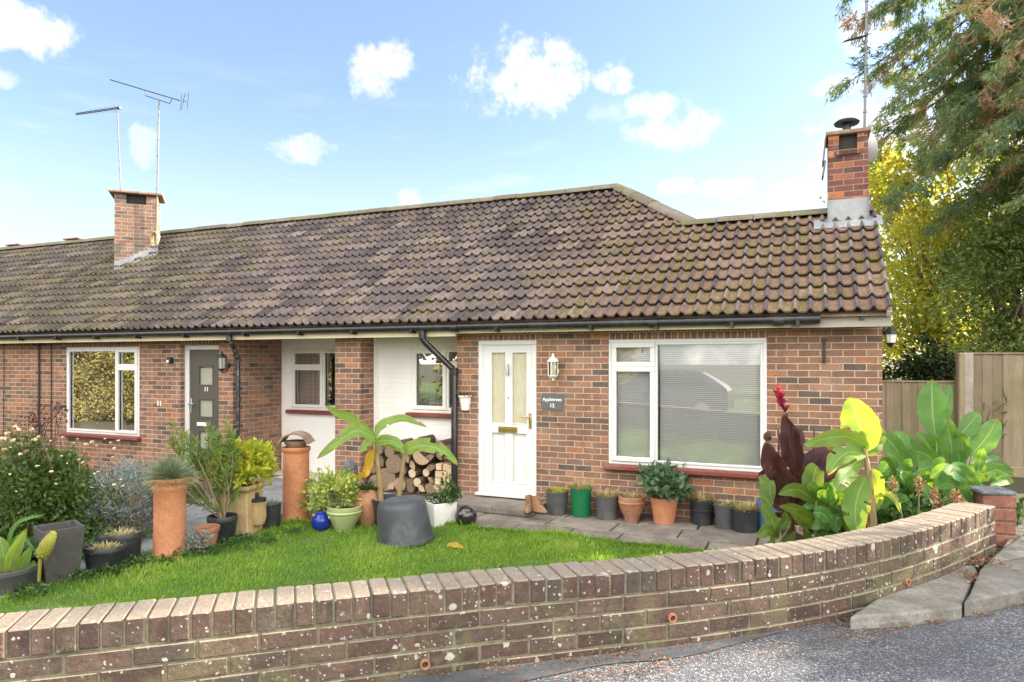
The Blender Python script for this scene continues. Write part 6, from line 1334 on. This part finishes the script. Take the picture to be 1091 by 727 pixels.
# ------------------------------------------------------------------ trees
def conifer(x, y, zt, z0, prof, nl, label, trunk=.22, seed=1, lean=(0, 0)):
    t = thing('conifer', label, 'tree', (x, y, .5)); w = MB(); lb = LB()
    w.tube(catmull([(x, y, .4), (x+.1, y, zt*.45), (x-.05, y+.05, zt*.98)], 10), [trunk, .03], 10); w.build('trunk', 'bark', t); w = MB()
    cam2 = np.array([CAM.x-x, CAM.y-y]); 
    for k in range(nl):
        f = (k+R.random())/nl; z = z0+(zt-z0)*f**.85; rad = float(np.interp(z, prof[0], prof[1]))*R.uniform(.66, 1.03); az = R.uniform(0, 2*PI)
        d = Vector((math.cos(az), math.sin(az), 0)); rise = R.uniform(.0, .35); pts = []
        for q in range(8): s = q/7; pts.append(Vector((x, y, z))+d*(rad*s)+Vector((R.uniform(-.05, .05), R.uniform(-.05, .05), rad*(rise*s-.55*s*s)+R.uniform(-.03, .03))))
        w.tube(pts, [.045*(1-.6*f), .008], 5)
        nb = int(5+rad*4.6)
        for j in range(nb):
            s = .22+.78*(j+R.random())/nb; i = min(6, int(s*7)); o_ = pts[i]+(pts[i+1]-pts[i])*(s*7-i); sd = 1 if j % 2 else -1
            side = Vector((-d.y, d.x, 0))*sd; L = R.uniform(.35, .85)*(1.15-.5*s)*min(1.3, .5+rad/3); tip = o_+(side*R.uniform(.3, .9)+d*R.uniform(.1, .8)+Vector((0, 0, R.uniform(-.75, .05))))*L
            if R.random() < .5: w.tube([o_, (o_+tip)/2+Vector((0, 0, .05)), tip], [.010, .003], 4, cap=False)
            br = R.random(); tone = R.uniform(0, .62) if br < .76 else (R.uniform(.64, .76) if br < .88 else R.uniform(.78, .98))
            ns = int(8+11*L); ss_ = NR.random(ns)**.8; P = np.array(o_)[None]+(np.array(tip)-np.array(o_))[None]*ss_[:, None]+NR.normal(size=(ns, 3))*.035
            ax = np.array((tip-o_).normalized())
            for c_ in range(10):
                D = ax*.8+NR.normal(size=(ns, 3))*.55+np.array([0, 0, -.45]); lb.leaves(P+NR.normal(size=(ns, 3))*.03, D, NR.normal(size=(ns, 3)), NR.uniform(.065, .15, ns), NR.uniform(.013, .027, ns), np.clip(tone+NR.normal(0, .06, ns), 0, 1), .15)
    w.build('branches', 'twig', t); lb.build('crown', 'l_conifer', t); return t
conifer(4.8, 4.3, 12.5, 3.3, ([1.2, 3.4, 4.2, 5.2, 6.0, 7.5, 9.5, 11.5, 12.6], [.5, .9, 1.7, 2.7, 3.6, 4.7, 3.9, 1.8, .3]), 270, 'huge shaggy conifer with rusty brown sprays leaning over the orange chimney')
def decid(name, label, x, y, zg, segs, mat, n, L, W, trunk, ht, clumps=90, spread=.2, lean=0, up=.0):
    t = thing(name, label, 'tree', (x, y, zg)); w = MB(); w.tube(catmull([(x, y, zg-.1), (x+lean*.4, y, zg+ht*.35), (x+lean, y+.1, zg+ht*.8)], 8), [trunk, trunk*.3], 10); w.build('trunk', 'bark', t); lb = LB(); w = MB()
    for (cx_, cy_, cz_, rx_, ry_, rz_, fr) in segs:
        cc = bush(lb, (cx_, cy_, cz_), (rx_, ry_, rz_), int(n*fr), L, W, up, int(clumps*fr), spread, .35, -1, flat=.25)
        for q in cc[::2]:
            q = Vector(q); b = Vector((x+lean*.5, y, zg+ht*R.uniform(.15, .6))); m1 = b+(q-b)*.45+Vector((R.uniform(-.3, .3), R.uniform(-.3, .3), R.uniform(-.1, .35))); w.tube(catmull([b, m1, q], 7), [trunk*.22, .006], 5, cap=False)
    w.build('branches', 'twig', t); lb.build('crown', mat, t); return t
py_ = at_d(1010, 400, 13.2)
decid('autumn_tree', 'open yellow-leaved autumn tree glowing behind the low fence', py_.x, py_.y, .5, [(py_.x-.2, py_.y, 3.4, 1.9, 1.7, 2.0, .6), (py_.x+.9, py_.y+.3, 4.7, 1.7, 1.5, 1.5, .35), (py_.x-.7, py_.y, 5.0, 1.2, 1.2, 1.1, .25), (py_.x+.2, py_.y, 2.2, 2.0, 1.4, .9, .25)], 'l_yellow', 17000, .115, .065, .15, 4.5, 190, .19)
pg_ = at_d(1085, 400, 11.2)
decid('green_tree', 'grey-green leafy tree behind the taller fence', pg_.x, pg_.y, .5, [(pg_.x, pg_.y, 2.9, 1.35, 1.2, 1.6, .8), (pg_.x+.3, pg_.y-.2, 4.1, 1.3, 1.2, 1.2, .5), (pg_.x-.2, pg_.y-.3, 1.9, 1.3, .9, .7, .4)], 'l_olean', 15000, .085, .045, .12, 3.6, 120, .18)
pd_ = at_d(1000, 400, 9.9)
decid('dark_shrub', 'dark evergreen shrub just above the lower fence', pd_.x, pd_.y, .5, [(pd_.x+.0, pd_.y, 1.75, .55, .4, .42, 1.0), (pd_.x-.7, pd_.y+.2, 1.5, .4, .35, .45, .4)], 'l_dark', 2600, .07, .045, .05, 1.2, 50, .25)
q_ = (5.6, -.4)
decid('unseen_shade_tree', 'unseen dark tree added at the right, crown shaped to shade wall, lawn and road', q_[0], q_[1], .55, [(5.0, -.9, 3.78, .6, .6, .15, .25), (5.1, -.95, 2.3, .7, .7, .7, .6), (5.0, 2.1, 3.3, .9, .95, 1.1, .9), (5.3, -2.6, 2.2, .8, .9, 1.0, .6)], 'l_dark', 6500, .12, .08, .10, 3.4, 80, .2)  # added out of view; crown lumps placed to shade wall, lawn and road
# trees, hedge and parked car across the road, seen in the window reflections
OPP = [(-9, -21, 5.5, 2.4), (-12.6, -16.6, 6, 2.2), (-17.5, -16.2, 6, 2.2), (-21.5, -16.8, 6.5, 2.5), (-17.5, -6.6, 4.6, 1.9), (-21.3, -6.9, 5.2, 2.1), (2, -24, 6, 2.5)]
for i, (x, y, h, r_) in enumerate(OPP):
    lab = ['pale autumn tree across the road opposite the porch', 'broad yellowing tree at the roadside opposite the porch window', 'small round autumn tree across the road opposite the left window', 'tall autumn tree across the road beyond the round one', 'golden shrubby tree in the left garden mirrored in the left window', 'second golden shrubby tree in the left garden beyond the first', 'autumn tree across the road opposite the big window'][i]
    decid('roadside_tree', lab, x, y, .14 if y < -10 else 0, [(x, y, .14+h*.55, r_, r_*.8, h*.42, 1.0), (x+.6, y+.2, .9, 1.9, 1.0, 1.1, .7)], 'l_oppo', 5200 if y < -10 else 26000, .30 if y < -10 else .095, .20 if y < -10 else .055, .16, h*.7, 70, .24)
    bpy.data.objects[-1] if False else None
ct = thing('parked_car', 'dark grey hatchback parked across the road, mirrored in the big window', 'car', (-4.2, -13.6, .17)); cx_, cy_ = -4.2, -13.6; ROADZ = .17
side = [(-2.05, .32), (-2.08, .62), (-1.98, .82), (-1.15, .95), (-.55, 1.38), (.35, 1.46), (1.25, 1.38), (1.85, 1.0), (1.98, .88), (2.02, .5), (1.98, .3)]
w = MB(); n = len(side); vs = []
for k, yy in enumerate((-.86, -.80, .80, .86)):
    for (xx, zz) in side: tum = .16*max(0, (zz-.92)/.5); s_ = (1 if yy > 0 else -1); vs.append((cx_+xx*(.985 if k in (0, 3) else 1), cy_+yy-s_*tum, ROADZ+zz*(.985 if k in (0, 3) else 1)))
w.add(vs, [tuple(range(n)), tuple(reversed(range(3*n, 4*n)))]+[(k*n+i, k*n+(i+1) % n, (k+1)*n+(i+1) % n, (k+1)*n+i) for k in range(3) for i in range(n)], .5); w.build('body', 'carpaint', ct, bevel=.05)
w = MB()
for s_ in (-1, 1): w.add([(cx_+a, cy_+s_*(.872-.16*max(0, (z-.92)/.5)), ROADZ+z) for a, z in ((-1.0, .98), (-.5, 1.32), (.35, 1.38), (1.2, 1.30), (1.55, 1.0))], [(0, 1, 2, 3, 4)], .5)
w.add([(cx_-1.16, cy_-.68, ROADZ+.985), (cx_-1.16, cy_+.68, ROADZ+.985), (cx_-.62, cy_+.62, ROADZ+1.36), (cx_-.62, cy_-.62, ROADZ+1.36)], [(0, 1, 2, 3)], .5); w.build('window', 'carglass', ct)
for a in (-1.3, 1.28):
    for s_ in (-1, 1):
        mt_ = Matrix.Translation((cx_+a, cy_+s_*.80, ROADZ+.31)) @ Matrix.Rotation(PI/2, 4, 'X'); w = MB(); w.lathe((0, 0, 0), [(.2, -.1), (.29, -.1), (.31, -.07), (.31, .07), (.29, .1), (.2, .1)], 26, mat=mt_); wh = w.build('wheel', 'tyre', ct); w = MB(); w.lathe((0, 0, 0), [(.2, -.102), (.19, -.09), (.05, -.085), (.05, .085), (.19, .09), (.2, .102)], 22, mat=mt_); w.build('rim', 'metal', wh)
for s_ in (-1, 1): w = MB(); w.box((cx_-2.04, cy_+s_*.62, ROADZ+.70), (.10, .30, .13), bev=.03); w.build('headlight', 'lampglass', ct)
# ------------------------------------------------------------------ sky, sun, camera
SUN_AZ, SUN_EL = math.radians(36), math.radians(21)        # azimuth from +X towards +Y
wd = bpy.data.worlds.new('World'); sc.world = wd; wd.use_nodes = True; nt = wd.node_tree; nt.nodes.clear()
class GW(G):
    def __init__(s): s.nt = nt; s.out = nt.nodes.new('ShaderNodeOutputWorld')
g = GW(); vec = g.n('TexCoord').outputs['Generated']
sky = g.n('TexSky', sky_type='NISHITA', sun_disc=False, sun_elevation=SUN_EL, sun_rotation=PI/2-SUN_AZ, altitude=0, air_density=1.0, dust_density=1.3, ozone_density=1.0)
skyc = sky.outputs[0]
nz = g.noise(vec, 15, 8, .62); nz2 = g.noise(vec, 42, 6, .65)
wob = g.math('ADD', g.math('MULTIPLY', g.math('SUBTRACT', nz, .5), 4.2), g.math('MULTIPLY', g.math('SUBTRACT', nz2, .5), 2.4))
CL = [(562, 84, 66, 38, 1), (650, 82, 22, 17, .9), (408, 78, 32, 30, .85), (722, 136, 46, 20, .7), (700, 114, 32, 14, .6), (325, 163, 42, 17, .6), (18, 26, 60, 30, .85), (155, 152, 16, 26, .45), (438, 210, 16, 10, .55), (848, 206, 34, 14, .8), (716, 198, 24, 10, .6), (772, 200, 30, 10, .6), (640, 232, 26, 10, .5), (890, 92, 26, 10, .4), (960, 150, 90, 60, .9), (930, 30, 34, 26, .5), (4, 84, 16, 12, .5), (640, 120, 30, 10, .3)]
mask = None
for (px, py, a, b, st) in CL:
    d = dirn(px, py).normalized(); r_ = d.cross(Vector((0, 0, 1))).normalized(); u_ = r_.cross(d); k = d.dot(FW)/FPX*d.dot(FW)
    def dot(v, s): return g.math('MULTIPLY', g.n('VectorMath', {0: vec, 1: tuple(v)}, operation='DOT_PRODUCT').outputs['Value'], 1/s)
    x_, y_ = dot(r_, a*k*1.2), dot(u_, b*k*1.2); q = g.math('ADD', g.math('MULTIPLY', x_, x_), g.math('MULTIPLY', y_, y_))
    q = g.math('ADD', g.math('SUBTRACT', 1.0, q), wob); f = g.math('MULTIPLY', g.step(q, -.25, 1.0), st)
    f = g.math('MULTIPLY', f, g.math('GREATER_THAN', g.n('VectorMath', {0: vec, 1: tuple(d)}, operation='DOT_PRODUCT').outputs['Value'], .8))
    mask = f if mask is None else g.math('MAXIMUM', mask, f)
sep = g.n('SeparateXYZ', {0: vec})
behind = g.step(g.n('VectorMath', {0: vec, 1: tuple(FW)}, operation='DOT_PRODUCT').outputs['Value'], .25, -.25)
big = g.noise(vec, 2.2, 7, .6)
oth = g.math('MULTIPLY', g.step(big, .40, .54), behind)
lowz = g.math('MULTIPLY', g.step(sep.outputs[2], .36, .04), .42)
stre = g.math('MULTIPLY', g.step(g.noise(g.n('VectorMath', {0: vec, 1: (3, 3, 14)}, operation='MULTIPLY').outputs[0], 2.2, 6, .65), .45, .75), g.math('MULTIPLY', g.step(sep.outputs[2], .45, .12), .45))
front = g.math('MAXIMUM', mask, g.math('MAXIMUM', lowz, stre))
SKYK, CLOUDV, CLOUD_FILL = (.76, .85, .99), (3.7, 3.7, 3.75), (15, 14.2, 13)  # clouds behind the camera are added fill light, far brighter than those in view
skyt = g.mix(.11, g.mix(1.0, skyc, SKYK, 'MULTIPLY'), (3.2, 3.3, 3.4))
colr = g.mix(g.math('MULTIPLY', oth, .95), g.mix(front, skyt, CLOUDV), CLOUD_FILL)
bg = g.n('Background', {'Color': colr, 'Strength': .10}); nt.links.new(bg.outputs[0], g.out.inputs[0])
sd = bpy.data.lights.new('sun', 'SUN'); sd.energy = 5.0; sd.angle = math.radians(.6); sd.color = (1.0, .87, .68); so = bpy.data.objects.new('sun', sd); COL.objects.link(so)
sdir = Vector((math.cos(SUN_EL)*math.cos(SUN_AZ), math.cos(SUN_EL)*math.sin(SUN_AZ), math.sin(SUN_EL))); so.rotation_euler = sdir.to_track_quat('Z', 'Y').to_euler(); so.location = (20, 20, 20)
cd = bpy.data.cameras.new('camera'); cam = bpy.data.objects.new('camera', cd); COL.objects.link(cam); cam.location = CAM; cam.rotation_euler = (PI/2, 0, PHI)
cd.sensor_width = 36; cd.lens = 36*FPX/1091; cd.shift_y = (HOR-363.5)/1091; cd.clip_end = 2000; cd.clip_start = .05; sc.camera = cam
vs_ = sc.view_settings; vs_.view_transform = 'Standard'; vs_.look = 'None'; vs_.gamma = 1; vs_.exposure = 1.85; vs_.use_curve_mapping = False
cy = sc.cycles; cy.max_bounces = 8; cy.transparent_max_bounces = 16; cy.use_denoising = True; cy.caustics_reflective = False; cy.caustics_refractive = False
